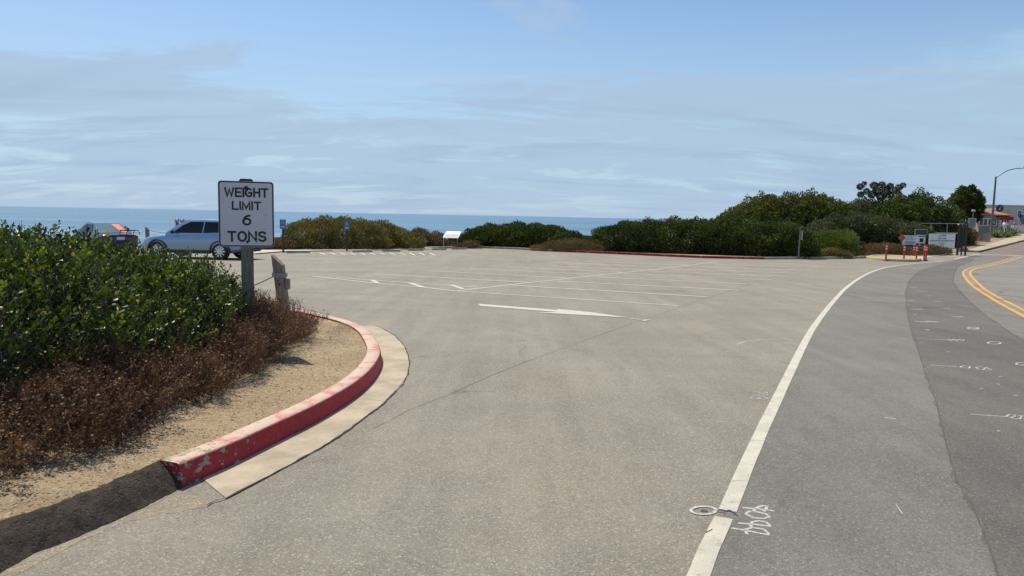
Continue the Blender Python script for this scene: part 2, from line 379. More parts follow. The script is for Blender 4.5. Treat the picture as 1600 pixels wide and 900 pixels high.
l_mound = leafmat('mound leaf', [(0, (0.018, 0.024, 0.008)), (0.6, (0.075, 0.082, 0.022)), (1, (0.20, 0.19, 0.05))], 0.6, 0.32, 0.2, (1.3, 1.5, 0.6))
l_bright = leafmat('bright scrub leaf', [(0, (0.03, 0.05, 0.010)), (0.6, (0.085, 0.115, 0.020)), (1, (0.18, 0.20, 0.05))], 0.55, 0.4, 0.3, (1.3, 1.5, 0.6))
l_grey = leafmat('grey green leaf', [(0, (0.025, 0.03, 0.014)), (0.6, (0.075, 0.082, 0.038)), (1, (0.15, 0.15, 0.08))], 0.6, 0.3, 0.2, (1.3, 1.4, 0.8))
l_tree = leafmat('tree leaf', [(0, (0.012, 0.020, 0.006)), (0.6, (0.052, 0.072, 0.016)), (1, (0.15, 0.17, 0.042))], 0.55, 0.33, 0.25, (1.3, 1.6, 0.6))
l_agave = leafmat('agave leaf', [(0, (0.12, 0.15, 0.09)), (1, (0.25, 0.27, 0.15))], 0.5, 0.2)
m_twig = simple('twig bark', (0.15, 0.115, 0.085), 0.9, var=0.3)
m_twigd = simple('dry twig', (0.22, 0.14, 0.085), 0.9, var=0.3)
m_bark = simple('tree bark', (0.13, 0.10, 0.075), 0.9, var=0.3, bump=0.02)
l_litter = leafmat('litter chip', [(0, (0.10, 0.07, 0.045)), (0.5, (0.24, 0.17, 0.11)), (0.85, (0.36, 0.29, 0.21)), (1, (0.55, 0.50, 0.42))], 0.8, 0.0)
# vehicles, people
m_suv = simple('silver blue car paint', (0.24, 0.36, 0.52), 0.28, 0.35, var=0.0, coat=1.0)
m_navy = simple('navy car paint', (0.012, 0.02, 0.05), 0.25, 0.2, var=0.0, coat=1.0)
m_greyp = simple('grey blue car paint', (0.06, 0.09, 0.12), 0.25, 0.3, var=0.0, coat=1.0)
m_cglass = simple('car glass', (0.006, 0.008, 0.01), 0.05, var=0.0, spec=0.35)
m_cglassl = simple('rear window glass', (0.13, 0.22, 0.26), 0.05, var=0.0, spec=0.6)
m_tyre = simple('tyre rubber', (0.02, 0.02, 0.02), 0.85)
m_alloy = simple('alloy rim', (0.60, 0.62, 0.66), 0.3, 0.8)
m_tail = simple('tail light lens', (0.28, 0.01, 0.02), 0.2)
m_lens = simple('headlight lens', (0.6, 0.64, 0.68), 0.1, spec=0.9)
m_osh = simple('orange sunshade', (0.80, 0.17, 0.08), 0.5)
m_skin = simple('skin', (0.26, 0.13, 0.085), 0.6)
m_jred = simple('red jersey', (0.38, 0.035, 0.05), 0.8)
m_jdark = simple('dark jersey', (0.03, 0.03, 0.045), 0.8)
m_helm = simple('white helmet', (0.42, 0.42, 0.44), 0.4)
m_helmg = simple('grey helmet', (0.26, 0.30, 0.36), 0.4)
m_cloth = simple('white cloth', (0.7, 0.72, 0.78), 0.8)
m_bluecloth = simple('navy cloth', (0.03, 0.05, 0.13), 0.8)

# ------------------------------------------------------------------ object helpers
def tag(o, label=None, cat=None, group=None, kind=None):
    if label: o['label'] = label
    if cat: o['category'] = cat
    if group: o['group'] = group
    if kind: o['kind'] = kind
    return o
def mesh_obj(name, verts, faces, mats, parent=None, smooth=False, midx=None):
    me = bpy.data.meshes.new(name)
    me.from_pydata([tuple(v) for v in verts], [], [tuple(f) for f in faces]); me.update()
    if not isinstance(mats, (list, tuple)): mats = [mats]
    for m in mats: me.materials.append(m)
    if midx is not None: me.polygons.foreach_set('material_index', midx)
    if smooth: me.polygons.foreach_set('use_smooth', [True]*len(me.polygons))
    o = bpy.data.objects.new(name, me); COL.objects.link(o)
    if parent: o.parent = parent
    return o
def thing(name, label, cat, loc, rotz=0.0, group=None):
    o = bpy.data.objects.new(name, None); COL.objects.link(o)
    o.empty_display_size = 0.2; o.location = loc; o.rotation_euler = (0, 0, rotz)
    return tag(o, label, cat, group)
class MB:
    def __init__(s): s.v = []; s.f = []; s.mi = []
    def add(s, vs, fs, mi=0):
        b = len(s.v); s.v += [Vector(v) for v in vs]; s.f += [tuple(i+b for i in f) for f in fs]; s.mi += [mi]*len(fs); return s
    def box(s, c, d, rot=None, mi=0, bev=0.0):
        x, y, z = d[0]/2, d[1]/2, d[2]/2
        if bev <= 0:
            vs = [Vector((i*x, j*y, k*z)) for i in (-1, 1) for j in (-1, 1) for k in (-1, 1)]
            fs = [(0,1,3,2), (4,6,7,5), (0,4,5,1), (2,3,7,6), (0,2,6,4), (1,5,7,3)]
        else:
            bm = bmesh.new(); bmesh.ops.create_cube(bm, size=1.0)
            for v in bm.verts: v.co = Vector((v.co.x*d[0], v.co.y*d[1], v.co.z*d[2]))
            bmesh.ops.bevel(bm, geom=bm.edges[:], offset=bev, segments=2, affect='EDGES')
            bm.verts.index_update(); vs = [v.co.copy() for v in bm.verts]; fs = [tuple(v.index for v in f.verts) for f in bm.faces]; bm.free()
        if rot is not None: vs = [rot @ v for v in vs]
        c = Vector(c); return s.add([v+c for v in vs], fs, mi)
    def tube(s, pts, rad, n=8, mi=0, cap=True):
        pts = [Vector(p) for p in pts]
        if not isinstance(rad, (list, tuple)): rad = [rad]*len(pts)
        vs = []; fs = []
        prev = None
        for i, p in enumerate(pts):
            d = (pts[min(i+1, len(pts)-1)]-pts[max(i-1, 0)]).normalized()
            a = prev if prev is not None else (Vector((1, 0, 0)) if abs(d.x) < 0.8 else Vector((0, 1, 0)))
            u = (a-d*a.dot(d)).normalized(); w = d.cross(u); prev = u
            for k in range(n):
                t = 2*math.pi*k/n; vs.append(p+(u*math.cos(t)+w*math.sin(t))*rad[i])
        for i in range(len(pts)-1):
            for k in range(n):
                k2 = (k+1) % n; fs.append((i*n+k, i*n+k2, (i+1)*n+k2, (i+1)*n+k))
        if cap: fs.append(tuple(reversed(range(n)))); fs.append(tuple(range((len(pts)-1)*n, len(pts)*n)))
        return s.add(vs, fs, mi)
    def lathe(s, prof, c=(0,0,0), axis='Z', n=24, mi=0, cap=True):
        """prof: (radius, height) pairs"""
        vs = []; fs = []; c = Vector(c)
        for r, h in prof:
            for k in range(n):
                t = 2*math.pi*k/n; a, b = r*math.cos(t), r*math.sin(t)
                vs.append(c+(Vector((a, b, h)) if axis == 'Z' else Vector((a, h, b)) if axis == 'Y' else Vector((h, a, b))))
        for i in range(len(prof)-1):
            for k in range(n):
                k2 = (k+1) % n; fs.append((i*n+k, i*n+k2, (i+1)*n+k2, (i+1)*n+k))
        if cap: fs.append(tuple(range(n))); fs.append(tuple(range((len(prof)-1)*n, len(prof)*n)))
        return s.add(vs, fs, mi)
    def prism(s, poly, y0, y1, mi=0, axis='Y'):
        """poly in (x,z) extruded along y, or (x,y) along z"""
        n = len(poly)
        mk = (lambda p, h: Vector((p[0], h, p[1]))) if axis == 'Y' else (lambda p, h: Vector((p[0], p[1], h)))
        vs = [mk(p, y0) for p in poly]+[mk(p, y1) for p in poly]
        fs = [tuple(range(n)), tuple(reversed(range(n, 2*n)))]+[(i, i+n, (i+1) % n+n, (i+1) % n) for i in range(n)]
        return s.add(vs, fs, mi)
    def build(s, name, mats, parent=None, smooth=False):
        o = mesh_obj(name, s.v, s.f, mats, parent, smooth, s.mi)
        bm = bmesh.new(); bm.from_mesh(o.data); bmesh.ops.recalc_face_normals(bm, faces=bm.faces[:]); bm.to_mesh(o.data); bm.free()
        if smooth: 
            try: o.data.set_sharp_from_angle(angle=R(40))
            except Exception: pass
        return o
def text(name, s_, cap, mat, parent, loc, width=None, bold=0.0, space=1.0, depth=0.002, rot=(math.pi/2, 0, 0)):
    cu = bpy.data.curves.new(name, 'FONT'); cu.body = s_; cu.size = 1.0; cu.align_x = 'CENTER'; cu.align_y = 'CENTER'
    cu.offset = bold; cu.space_character = space; cu.extrude = 0.0
    tmp = bpy.data.objects.new(name, cu); COL.objects.link(tmp)
    dg = bpy.context.evaluated_depsgraph_get(); me = bpy.data.meshes.new_from_object(tmp.evaluated_get(dg))
    bpy.data.objects.remove(tmp)
    xs = [v.co.x for v in me.vertices]; ys = [v.co.y for v in me.vertices]
    cx, cy = (min(xs)+max(xs))/2, (min(ys)+max(ys))/2
    sy = cap/(max(ys)-min(ys)); sxx = (width/(max(xs)-min(xs))) if width else sy
    for v in me.vertices: v.co = Vector(((v.co.x-cx)*sxx, (v.co.y-cy)*sy, 0))
    bm = bmesh.new(); bm.from_mesh(me)
    r_ = bmesh.ops.extrude_face_region(bm, geom=bm.faces[:])
    for e in r_['geom']:
        if isinstance(e, bmesh.types.BMVert): e.co.z += depth
    bmesh.ops.recalc_face_normals(bm, faces=bm.faces[:]); bm.to_mesh(me); bm.free()
    me.materials.clear(); me.materials.append(mat); me.name = name
    o = bpy.data.objects.new(name, me); COL.objects.link(o); o.parent = parent; o.location = loc; o.rotation_euler = rot
    return o

# ---- sheets on the ground
def sheet(name, poly, mat, dz, kind='structure', thick=0.0):
    bm = bmesh.new(); vs = [bm.verts.new((p[0], p[1], 0)) for p in poly]; bm.faces.new(vs)
    bmesh.ops.triangulate(bm, faces=bm.faces[:])
    ys = [p[1] for p in poly]; xs = [p[0] for p in poly]
    for y in range(max(42, math.floor(min(ys))), min(121, math.ceil(max(ys)))+1):
        bmesh.ops.bisect_plane(bm, geom=bm.verts[:]+bm.edges[:]+bm.faces[:], plane_co=(0, y, 0), plane_no=(0, 1, 0))
    if max(ys) > 42:
        for x in range(max(17, math.floor(min(xs))), min(30, math.ceil(max(xs)))+1):
            bmesh.ops.bisect_plane(bm, geom=bm.verts[:]+bm.edges[:]+bm.faces[:], plane_co=(x, 0, 0), plane_no=(1, 0, 0))
    for v in bm.verts: v.co.z = G(v.co.x, v.co.y)+dz
    bmesh.ops.recalc_face_normals(bm, faces=bm.faces[:])
    for f in bm.faces:
        if f.normal.z < 0: f.normal_flip()
    if thick > 0:
        be = [e for e in bm.edges if e.is_boundary]; r_ = bmesh.ops.extrude_edge_only(bm, edges=be)
        for e in r_['geom']:
            if isinstance(e, bmesh.types.BMVert): e.co.z -= thick
    me = bpy.data.meshes.new(name); bm.to_mesh(me); bm.free(); me.materials.append(mat)
    o = bpy.data.objects.new(name, me); COL.objects.link(o); o['kind'] = kind
    return o
def dens(pts, step):
    out = []
    for a, b in zip(pts[:-1], pts[1:]):
        n = max(1, int((Vector(b[:2])-Vector(a[:2])).length/step))
        for k in range(n): out.append(Vector(a).lerp(Vector(b), k/n))
    out.append(Vector(pts[-1])); return out
def smooth_path(pts, k=2):
    P = [Vector(p) for p in pts]
    for _ in range(k):
        Q = [P[0]]
        for a, b in zip(P[:-1], P[1:]): Q += [a.lerp(b, 0.25), a.lerp(b, 0.75)]
        Q.append(P[-1]); P = Q
    return P
class Ribbons:
    def __init__(s): s.m = MB()
    def add(s, pts, w, dz, jit=0.0, step=0.5):
        P = dens([Vector((p[0], p[1], 0)) for p in pts], step); vs = []; fs = []
        for i, p in enumerate(P):
            d = (P[min(i+1, len(P)-1)]-P[max(i-1, 0)]).normalized(); n = Vector((-d.y, d.x, 0))
            ww = w if not callable(w) else w(i/(len(P)-1))
            for sgn in (-1, 1):
                q = p+n*(ww/2*sgn+(rnd.uniform(-jit, jit) if jit else 0))
                vs.append((q.x, q.y, G(q.x, q.y)+dz))
        for i in range(len(P)-1): fs.append((2*i, 2*i+2, 2*i+3, 2*i+1))
        s.m.add(vs, fs); return s
    def build(s, name, mat):
        o = mesh_obj(name, s.m.v, s.m.f, mat); 
        bm = bmesh.new(); bm.from_mesh(o.data)
        for f in bm.faces:
            if f.normal.z < 0: f.normal_flip()
        bm.to_mesh(o.data); bm.free(); o['kind'] = 'structure'; return o
def P2(*a): return [at(x, y) for x, y in a]

# ---- leaves
OUT_HI = [(0, 0), (0.35, 0.26), (0.70, 0.46), (0.93, 0.30), (1.0, 0.0)]
def leaves_mesh(name, P, A, B, Ln, Wd, tint, mat, parent=None, hi=False, fold=0.25):
    """P base points, A unit axes, B unit side vectors, Ln, Wd arrays; one mesh of folded leaves"""
    n = len(P); Cn = np.cross(A, B)
    if hi:
        tpl = np.array([(0,0,0), (.35,0,0), (.7,0,0), (1,0,-.06), (.35,.3,fold*.3), (.72,.5,fold*.5), (.94,.27,fold*.2), (.35,-.3,fold*.3), (.72,-.5,fold*.5), (.94,-.27,fold*.2)])
        tf = [(0,1,4), (1,2,5,4), (2,3,6,5), (0,7,1), (1,7,8,2), (2,8,9,3)]
    else:
        tpl = np.array([(0,0,0), (.55,.5,fold*.5), (1,0,0), (.55,-.5,fold*.5)]); tf = [(0,2,1), (0,3,2)]
    k = len(tpl)
    V = (P[:, None, :] + A[:, None, :]*(tpl[None, :, 0:1]*Ln[:, None, None]) + B[:, None, :]*(tpl[None, :, 1:2]*Wd[:, None, None]) + Cn[:, None, :]*(tpl[None, :, 2:3]*Wd[:, None, None])).reshape(-1, 3)
    me = bpy.data.meshes.new(name)
    me.vertices.add(len(V)); me.vertices.foreach_set('co', V.astype(np.float32).ravel())
    tot = np.array([len(f) for f in tf]); li = np.concatenate([np.array(f) for f in tf])
    LI = (li[None, :]+(np.arange(n)*k)[:, None]).ravel().astype(np.int32)
    LT = np.tile(tot, n); LS = np.concatenate([[0], np.cumsum(LT)[:-1]]).astype(np.int32)
    me.loops.add(len(LI)); me.loops.foreach_set('vertex_index', LI)
    me.polygons.add(len(LT)); me.polygons.foreach_set('loop_start', LS); me.polygons.foreach_set('loop_total', LT.astype(np.int32))
    me.update(calc_edges=True)
    at_ = me.attributes.new('tint', 'FLOAT', 'POINT'); at_.data.foreach_set('value', np.repeat(tint, k).astype(np.float32))
    me.materials.append(mat)
    o = bpy.data.objects.new(name, me); COL.objects.link(o)
    if parent: o.parent = parent
    return o
def unit(v): return v/np.maximum(np.linalg.norm(v, axis=1, keepdims=True), 1e-9)
def rdir(n): return unit(rng.normal(size=(n, 3)))
def lump_points(lumps, dens_, inner=0.0, zmin=0.02, rough=0.10, cut=0.90):
    """random points on the union of dome lumps; returns points and outward normals"""
    PP = []; NN = []
    Lm = np.array(lumps, float)
    for i, (cx, cy, cz, rx, ry, rz) in enumerate(Lm):
        area = 4*math.pi*(((rx*ry)**1.6+(rx*rz)**1.6+(ry*rz)**1.6)/3)**(1/1.6)
        n = int(area*dens_)
        if n < 1: continue
        d = rdir(n); r = np.array([rx, ry, rz])
        ph = rng.uniform(0, 6.28, 6)
        nz = (np.sin(d[:, 0]*5+ph[0])*np.sin(d[:, 1]*6+ph[1])+np.sin(d[:, 2]*7+ph[2]+d[:, 0]*4)*0.7+np.sin(d[:, 0]*13+ph[3])*np.sin(d[:, 1]*11+ph[4]+d[:, 2]*9)*0.6)
        s = 1+rough*nz-np.abs(rng.normal(0, 1, n))*inner
        p = d*r*s[:, None]+np.array([cx, cy, cz]); nn = unit(d/r)
        keep = p[:, 2] > zmin
        for j in range(len(Lm)):
            if j == i: continue
            q = (p-Lm[j, :3])/Lm[j, 3:]
            keep &= (q*q).sum(1) > cut*cut*(1-0.12)
        PP.append(p[keep]); NN.append(nn[keep])
    return np.concatenate(PP), np.concatenate(NN)
def foliage(name, lumps, dens_, size, mat, parent, inner=0.12, up=0.35, rough=0.10, aspect=0.55, wild=0.8, zmin=0.02, cut=0.9, fillin=True):
    P, Nn = lump_points(lumps, dens_, inner, zmin, rough, cut)
    if fillin:
        P2_, N2_ = lump_points([(a, b, c_, x*.8, y*.8, z*.8) for a, b, c_, x, y, z in lumps], dens_*0.4, 0.1, zmin, rough, cut*.8)
        P3_, N3_ = lump_points([(a, b, c_, x*.66, y*.62, z*.7) for a, b, c_, x, y, z in lumps], dens_*0.5, 0.2, zmin, rough, cut*.5)
        P = np.concatenate([P, P2_, P3_]); Nn = np.concatenate([Nn, N2_, N3_])
    n = len(P)
    clump = 0.5+0.5*np.sin(P[:, 0]*2.1+1.3*np.sin(P[:, 2]*3.1))*np.sin(P[:, 1]*1.9+P[:, 2]*2.3)
    A = unit(Nn*0.7+np.array([0, 0, up])+rdir(n)*wild); B = unit(np.cross(A, rdir(n)))
    Ln = size*rng.uniform(0.6, 1.35, n); Wd = Ln*aspect*rng.uniform(0.7, 1.2, n)
    tint = np.clip(0.5*clump+rng.normal(0.25, 0.22, n), 0, 1)
    return leaves_mesh(name, P, A, B, Ln, Wd, tint, mat, parent)
def sprigs(lumps, dens_, ln, zmin, rough=0.1, inner=0.02, up=0.9):
    P, Nn = lump_points(lumps, dens_, inner, zmin, rough); n = len(P)
    A = unit(Nn*0.6+np.array([0, 0, up])+rdir(n)*0.5)
    return P-A*ln*0.35, A, ln*rng.uniform(0.6, 1.5, n)
def twig_mesh(name, P0, P1, r0, r1, mat, parent):
    """many thin three-sided twigs as one mesh"""
    n = len(P0); A = unit(P1-P0); B = unit(np.cross(A, rdir(n))); Cn = np.cross(A, B); V = []
    for base, r in ((P0, r0), (P1, r1)):
        for k in range(3):
            t = 2.0944*k; V.append(base+(B*math.cos(t)+Cn*math.sin(t))*(r if np.isscalar(r) else r[:, None]))
    V = np.stack(V, 1).reshape(-1, 3)
    tf = [(0,1,4,3), (1,2,5,4), (2,0,3,5)]; li = np.array(tf).ravel()
    me = bpy.data.meshes.new(name); me.vertices.add(len(V)); me.vertices.foreach_set('co', V.astype(np.float32).ravel())
    LI = (li[None, :]+(np.arange(n)*6)[:, None]).ravel().astype(np.int32); me.loops.add(len(LI)); me.loops.foreach_set('vertex_index', LI)
    me.polygons.add(3*n); me.polygons.foreach_set('loop_start', (np.arange(3*n)*4).astype(np.int32)); me.polygons.foreach_set('loop_total', np.full(3*n, 4, np.int32))
    me.update(calc_edges=True); me.materials.append(mat)
    o = bpy.data.objects.new(name, me); COL.objects.link(o); o.parent = parent; return o

# ================================================================== SETTING
# ---- land with the cliff down to the sea
def y_cliff(x): return 44.0 if x < -12 else 44+(x+12)*1.78
def land_z(x, y):
    z = G(x, y)-0.06
    yc = y_cliff(x)
    if y > yc: z -= 0.75*(y-yc)+0.3*math.sin(x*0.7)*min(1, (y-yc)/6)
    if x < -75: z -= 0.5*(-75-x)
    return max(z, -26.0)
xs_ = [-400, -250, -150, -110, -90, -80]+list(np.arange(-75, 16, 3.0))+list(range(17, 31))+list(np.arange(32, 90, 3.0))+[100, 130, 180, 260, 400, 900, 2500]
ys_ = [-900, -300, -100, -40, -15]+list(np.arange(-6, 41, 2.0))+list(range(41, 122))+list(np.arange(124, 190, 4.0))+[200, 230, 280, 360, 480]
vs = [(x, y, land_z(x, y)) for y in ys_ for x in xs_]; nx = len(xs_)
fs = [(j*nx+i, j*nx+i+1, (j+1)*nx+i+1, (j+1)*nx+i) for j in range(len(ys_)-1) for i in range(nx-1)]
o = mesh_obj('ground', vs, fs, m_earth); o['kind'] = 'structure'
# ---- sea
vs = []; fs = []
gx = [-60000, -20000, -6000, -2000, -700, 0, 700, 2000, 6000, 20000, 60000]; gy = [40, 200, 600, 1500, 4000, 12000, 40000, 90000]
vs = [(x, y, -19) for y in gy for x in gx]
fs = [(j*11+i, j*11+i+1, (j+1)*11+i+1, (j+1)*11+i) for j in range(len(gy)-1) for i in range(10)]
o = mesh_obj('sea', vs, fs, m_sea); o['kind'] = 'structure'

# ---- car park and road surfaces
edge_px = [(400, 397.5), (442, 394), (520, 392.5), (600, 391.5), (690, 388.5), (735, 387), (810, 390), (900, 394.5), (1000, 399), (1100, 403.5), (1195, 405.5), (1250, 405), (1320, 404.5), (1356, 403.5)]
E = P2(*edge_px)
isl = P2((1356, 403.5), (1375, 406.5), (1405, 408.5), (1432, 408.8), (1445, 408), (1452, 402), (1490, 397), (1512, 395.2), (1530, 394.6))
kerbR = P2((1530, 394.6), (1560, 387.2), (1600, 377.0))
kr = kerbR[-1]-kerbR[-2]; kerbR_far = kerbR[-1]+kr.normalized()*60
west = [Vector((-14.5, 37.5, 0)), Vector((-22, 38.2, 0)), Vector((-48, 38.5, 0))]
lot_poly = [(-48, -12), (-48, 38.5), (-22, 38.2), (-14.5, 37.5)]+[(p.x, p.y) for p in E]+[(p.x, p.y) for p in P2((1385, 399.5), (1420, 398), (1475, 396.3), (1500, 393.6), (1514, 394.2), (1530, 394.6))]+[(p.x, p.y) for p in kerbR[1:]]+[(kerbR_far.x, kerbR_far.y), (kerbR_far.x+30, kerbR_far.y), (120, 60), (90, -12)]
sheet('car_park', lot_poly, m_lot, 0.0)

wl_px = [(1092, 900), (1104, 866.7), (1120, 833), (1135, 801), (1155.5, 753), (1191, 671.7), (1216.3, 620), (1254.4, 540.6), (1272.8, 507.6), (1300, 473.3), (1322, 449), (1347, 431.8), (1370, 421.5), (1395, 415.8), (1433.5, 411.5), (1473, 408.0)]
wl = P2(*wl_px)
d0 = (wl[0]-wl[2]).normalized()
wl_full = [wl[0]+d0*k for k in (9, 5, 2)]+wl
wl2 = P2((1473, 408), (1490.7, 405.6), (1510.7, 400.6), (1530, 396.5))
patchL = P2((1560, 900), (1555.6, 886.7), (1542, 846.7), (1520, 793), (1495.6, 753), (1478, 695.6), (1464, 633), (1449, 593), (1429, 531), (1420, 500), (1417, 482.7), (1415, 456), (1420, 440), (1433, 426.7), (1445, 420), (1480, 410.3), (1500, 404.5), (1520, 400.6))
patchR = P2((1600, 533), (1576, 518.7), (1560, 506.7), (1541, 494.7), (1528, 482.7), (1514.7, 470.7), (1502.7, 458.7), (1489, 441.3), (1490.7, 426.7), (1496, 417.3), (1516, 409.3), (1523, 403.5))
pl0 = patchL[0]+(patchL[0]-patchL[3]).normalized()*9; pr0 = patchR[0]+(patchR[0]-patchR[2]).normalized()*13
def ragged(P, amp, step=0.25):
    Q = dens(P, step); out = []
    for i, p in enumerate(Q):
        d = (Q[min(i+1, len(Q)-1)]-Q[max(i-1, 0)]).normalized(); n = Vector((-d.y, d.x, 0)); a = amp
        out.append(p+n*rnd.uniform(-a, a))
    return out
def crackpath(pts, amp=0.03, step=0.12):
    Q = dens([Vector((p.x, p.y, 0)) for p in pts], step); out = []; o_ = 0
    for q in Q: o_ = o_*0.85+rnd.uniform(-amp, amp); out.append((q.x+o_*0.6, q.y+o_))
    return out
# grey driving lane from the edge line out to the centre line, then the darker trench patch along it
yl_out = P2((1600, 494.7), (1577, 482.7), (1560, 473.3), (1538.7, 460), (1520, 448), (1509, 436), (1504.5, 428), (1505.5, 424), (1514.7, 418.9), (1533, 414.7), (1560, 409), (1588, 401.0))
yl_in = P2((1600, 485.3), (1584, 477.3), (1562.7, 466.7), (1541, 454.7), (1528, 442.7), (1517.3, 432), (1514.9, 425.5), (1522.7, 420.0), (1545, 416), (1570, 410), (1597, 401.5))
yo0 = yl_out[0]+(yl_out[0]-yl_out[3]).normalized()*14; yi0 = yl_in[0]+(yl_in[0]-yl_in[3]).normalized()*14
lane = [(p.x, p.y) for p in ragged(wl_full+wl2[1:], 0.015)] + [(p.x, p.y) for p in reversed([yo0]+yl_out)]
sheet('road', lane, m_lane, 0.003)
patch = ragged([pl0]+patchL, 0.035, 0.12)+list(reversed(ragged([pr0]+patchR, 0.05, 0.2)))
sheet('road_patch', [(p.x, p.y) for p in patch], m_patch, 0.006)
r = Ribbons(); r.add(crackpath([pl0]+patchL, .01, .06), 0.009, 0.008, 0.003, 5); r.add(crackpath([pr0]+patchR, .012, .12), 0.018, 0.008, 0.003, 5); r.build('patch_seam', m_crackl)
far = [(p.x, p.y) for p in [yi0]+yl_in]+[(60, 44), (90, 30), (90, -12), (30, -12)]
sheet('far_lane', far, m_far, 0.004)
# uphill plant road beyond the stop line
stop = P2((1522, 397.8), (1560, 398.8), (1605, 400.5))
d1 = stop[-1]-stop[-2]; stop_x = stop[-1]+d1.normalized()*16
up = [(p.x, p.y) for p in kerbR]+[(kerbR_far.x, kerbR_far.y), (kerbR_far.x+22, kerbR_far.y-6), (stop_x.x, stop_x.y)]+[(p.x, p.y) for p in reversed(stop)]
sheet('plant_road', up, m_brownroad, 0.008)

# ---- painted markings
r = Ribbons()
br = wl_px[3]
a = [(p.x, p.y) for p in smooth_path(wl_full[:3]+P2((1092, 900), (1104, 866.7), (1120, 833), (1131, 810)), 1)]
r.add(a, 0.100, 0.006, 0.0015, 0.15)
r.add([(p.x, p.y) for p in smooth_path(P2((1137, 799), (1155.5, 753), (1191, 671.7))+wl[6:], 2)], 0.100, 0.006, 0.0015, 0.2)
r.add([(p.x, p.y) for p in wl2[1:]], 0.11, 0.010)
r.build('edge_line', m_white)
r = Ribbons()
for P_, i0 in ((yl_out, yo0), (yl_in, yi0)):
    r.add([(p.x, p.y) for p in smooth_path([i0]+P_, 2)], 0.10, 0.009, 0.004, 0.25)
r.build('centre_line', m_yellow)
r = Ribbons(); r.add([(p.x, p.y) for p in stop+[stop_x]], 0.35, 0.016); r.build('stop_line', m_white)
r = Ribbons()
lines = [((712, 455), (1060, 478)), ((577.5, 441.75), (662.5, 449.2)), ((662.5, 449.2), (712, 455)), ((488.75, 431.75), (577.5, 441.75)), ((525, 433.9), (637, 442)), ((637, 442), (745, 449)), ((712.5, 455), (825, 442)), ((825, 442), (937.5, 430)), ((937.5, 430), (1025, 421)), ((1025, 421), (1122, 409))]
for a, b in lines: r.add([(p.x, p.y) for p in P2(a, b)], 0.10, 0.006, 0.004)
for a, b in (((580, 437.5), (590, 442.5)), ((640, 442.2), (661, 449)), ((705, 445.5), (724, 452))): r.add([(p.x, p.y) for p in P2(a, b)], 0.14, 0.008)
r.build('bay_outline', m_white)
r = Ribbons()
stalls = [((800, 446), (1105, 464)), ((870, 439.5), (1153, 453.7)), ((935, 433), (1184, 444.7)), ((975, 427.5), (1206, 437.5)), ((1012, 423.7), (1227, 431.5)), ((1050, 420), (1244, 427)), ((1085, 416), (1257, 422.5)), ((1115, 413.5), (1279, 418)), ((1190, 410.5), (1252, 412.5)),
          ((585, 428), (825, 441.5)), ((667, 423), (882, 434.5)), ((734, 419.5), (928, 429)), ((792, 417), (972, 426)), ((837, 414), (1010, 422.5)), ((877, 410.5), (1045, 418)), ((912, 408), (1075, 414.5)), ((950, 406), (1098, 411.5)), ((700, 397), (735, 399)), ((640, 401), (675, 400))]
for a, b in stalls: r.add([(p.x, p.y) for p in P2(a, b)], 0.09, 0.006, 0.005)
# diagonal hatching of the accessible bays
for k in range(12):
    x = 500+k*15.5; r.add([(p.x, p.y) for p in P2((x, 395.0), (x+9, 398.0 if k < 9 else 399))], 0.08, 0.006)
r.add([(p.x, p.y) for p in P2((480, 394.6), (640, 396.2))], 0.10, 0.006); r.add([(p.x, p.y) for p in P2((612, 400.2), (636, 399.6))], 0.10, 0.006)
r.add([(p.x, p.y) for p in P2((380, 401), (490, 403.5))], 0.10, 0.006)
r.build('bay_lines', m_wfaint)
arrow = [(747, 475), (800, 479.2), (873, 485), (868, 482.8), (925, 488.3), (981, 496.5), (905, 492.2), (838, 488.6), (872, 487.9), (800, 482.3), (750, 478.3)]
sheet('painted_arrow', [(p.x, p.y) for p in P2(*arrow)], m_white, 0.006)
r = Ribbons()
r.add([(p.x, p.y) for p in P2((985, 498.5), (1000, 499.5), (1012, 500), (1004, 502))], 0.08, 0.007)
# rough sprayed survey numbers, letter tops towards the right
CHZ = [0.0043]
def stroke(R_, pts, w=0.017, dz=None):
    dz = dz or CHZ[0]; R_.add([(p.x, p.y) for p in P2(*pts)], w, dz, 0.0012, 0.05)
z = lambda p, o=(1050, 600), s=3.0: (o[0]+p[0]/s, o[1]+p[1]/s)
for s_ in ([(330, 583), (400, 588), (480, 598)], [(378, 603), (392, 585), (425, 573), (445, 575)], [(445, 573), (440, 592), (430, 600)], 
           [(345, 612), (360, 600), (400, 603), (440, 612), (456, 625), (430, 634), (380, 630), (345, 612)],
           [(310, 655), (380, 660), (463, 671)], [(368, 672), (375, 650), (405, 644), (440, 650)], [(440, 650), (462, 668)],
           [(278, 678), (340, 688), (400, 700), (456, 711)], [(350, 706), (345, 685), (375, 676), (430, 684)], [(430, 684), (456, 708)]):
    stroke(r, [z(p) for p in s_])
for s_ in ([(378, 40), (400, 38), (420, 48), (445, 40), (447, 46)], [(380, 56), (450, 53)], [(365, 70), (380, 60), (410, 64), (400, 73), (372, 72)], [(410, 66), (430, 60), (452, 70), (430, 75), (412, 68)]):
    stroke(r, [z(p) for p in s_], 0.013)
el = [(1050+148/3+59/3*math.cos(t), 600+595/3+19/3*math.sin(t)) for t in np.linspace(0, 6.283, 28)]; stroke(r, el, 0.02)
CHZ[0] = 0.0073
z7 = lambda x, y: (1400+x/7.5, 400+y/7.5)
for x0, x1, y in ((165, 250, 367), (243, 320, 414), (330, 420, 468), (425, 522, 533), (542, 638, 612), (662, 790, 714), (838, 970, 848), (10, 105, 440), (102, 215, 521), (80, 150, 326), (860, 940, 393)):
    stroke(r, [z7(x0, y), z7((x0+x1)/2, y+3), z7(x1, y+3)], 0.05)
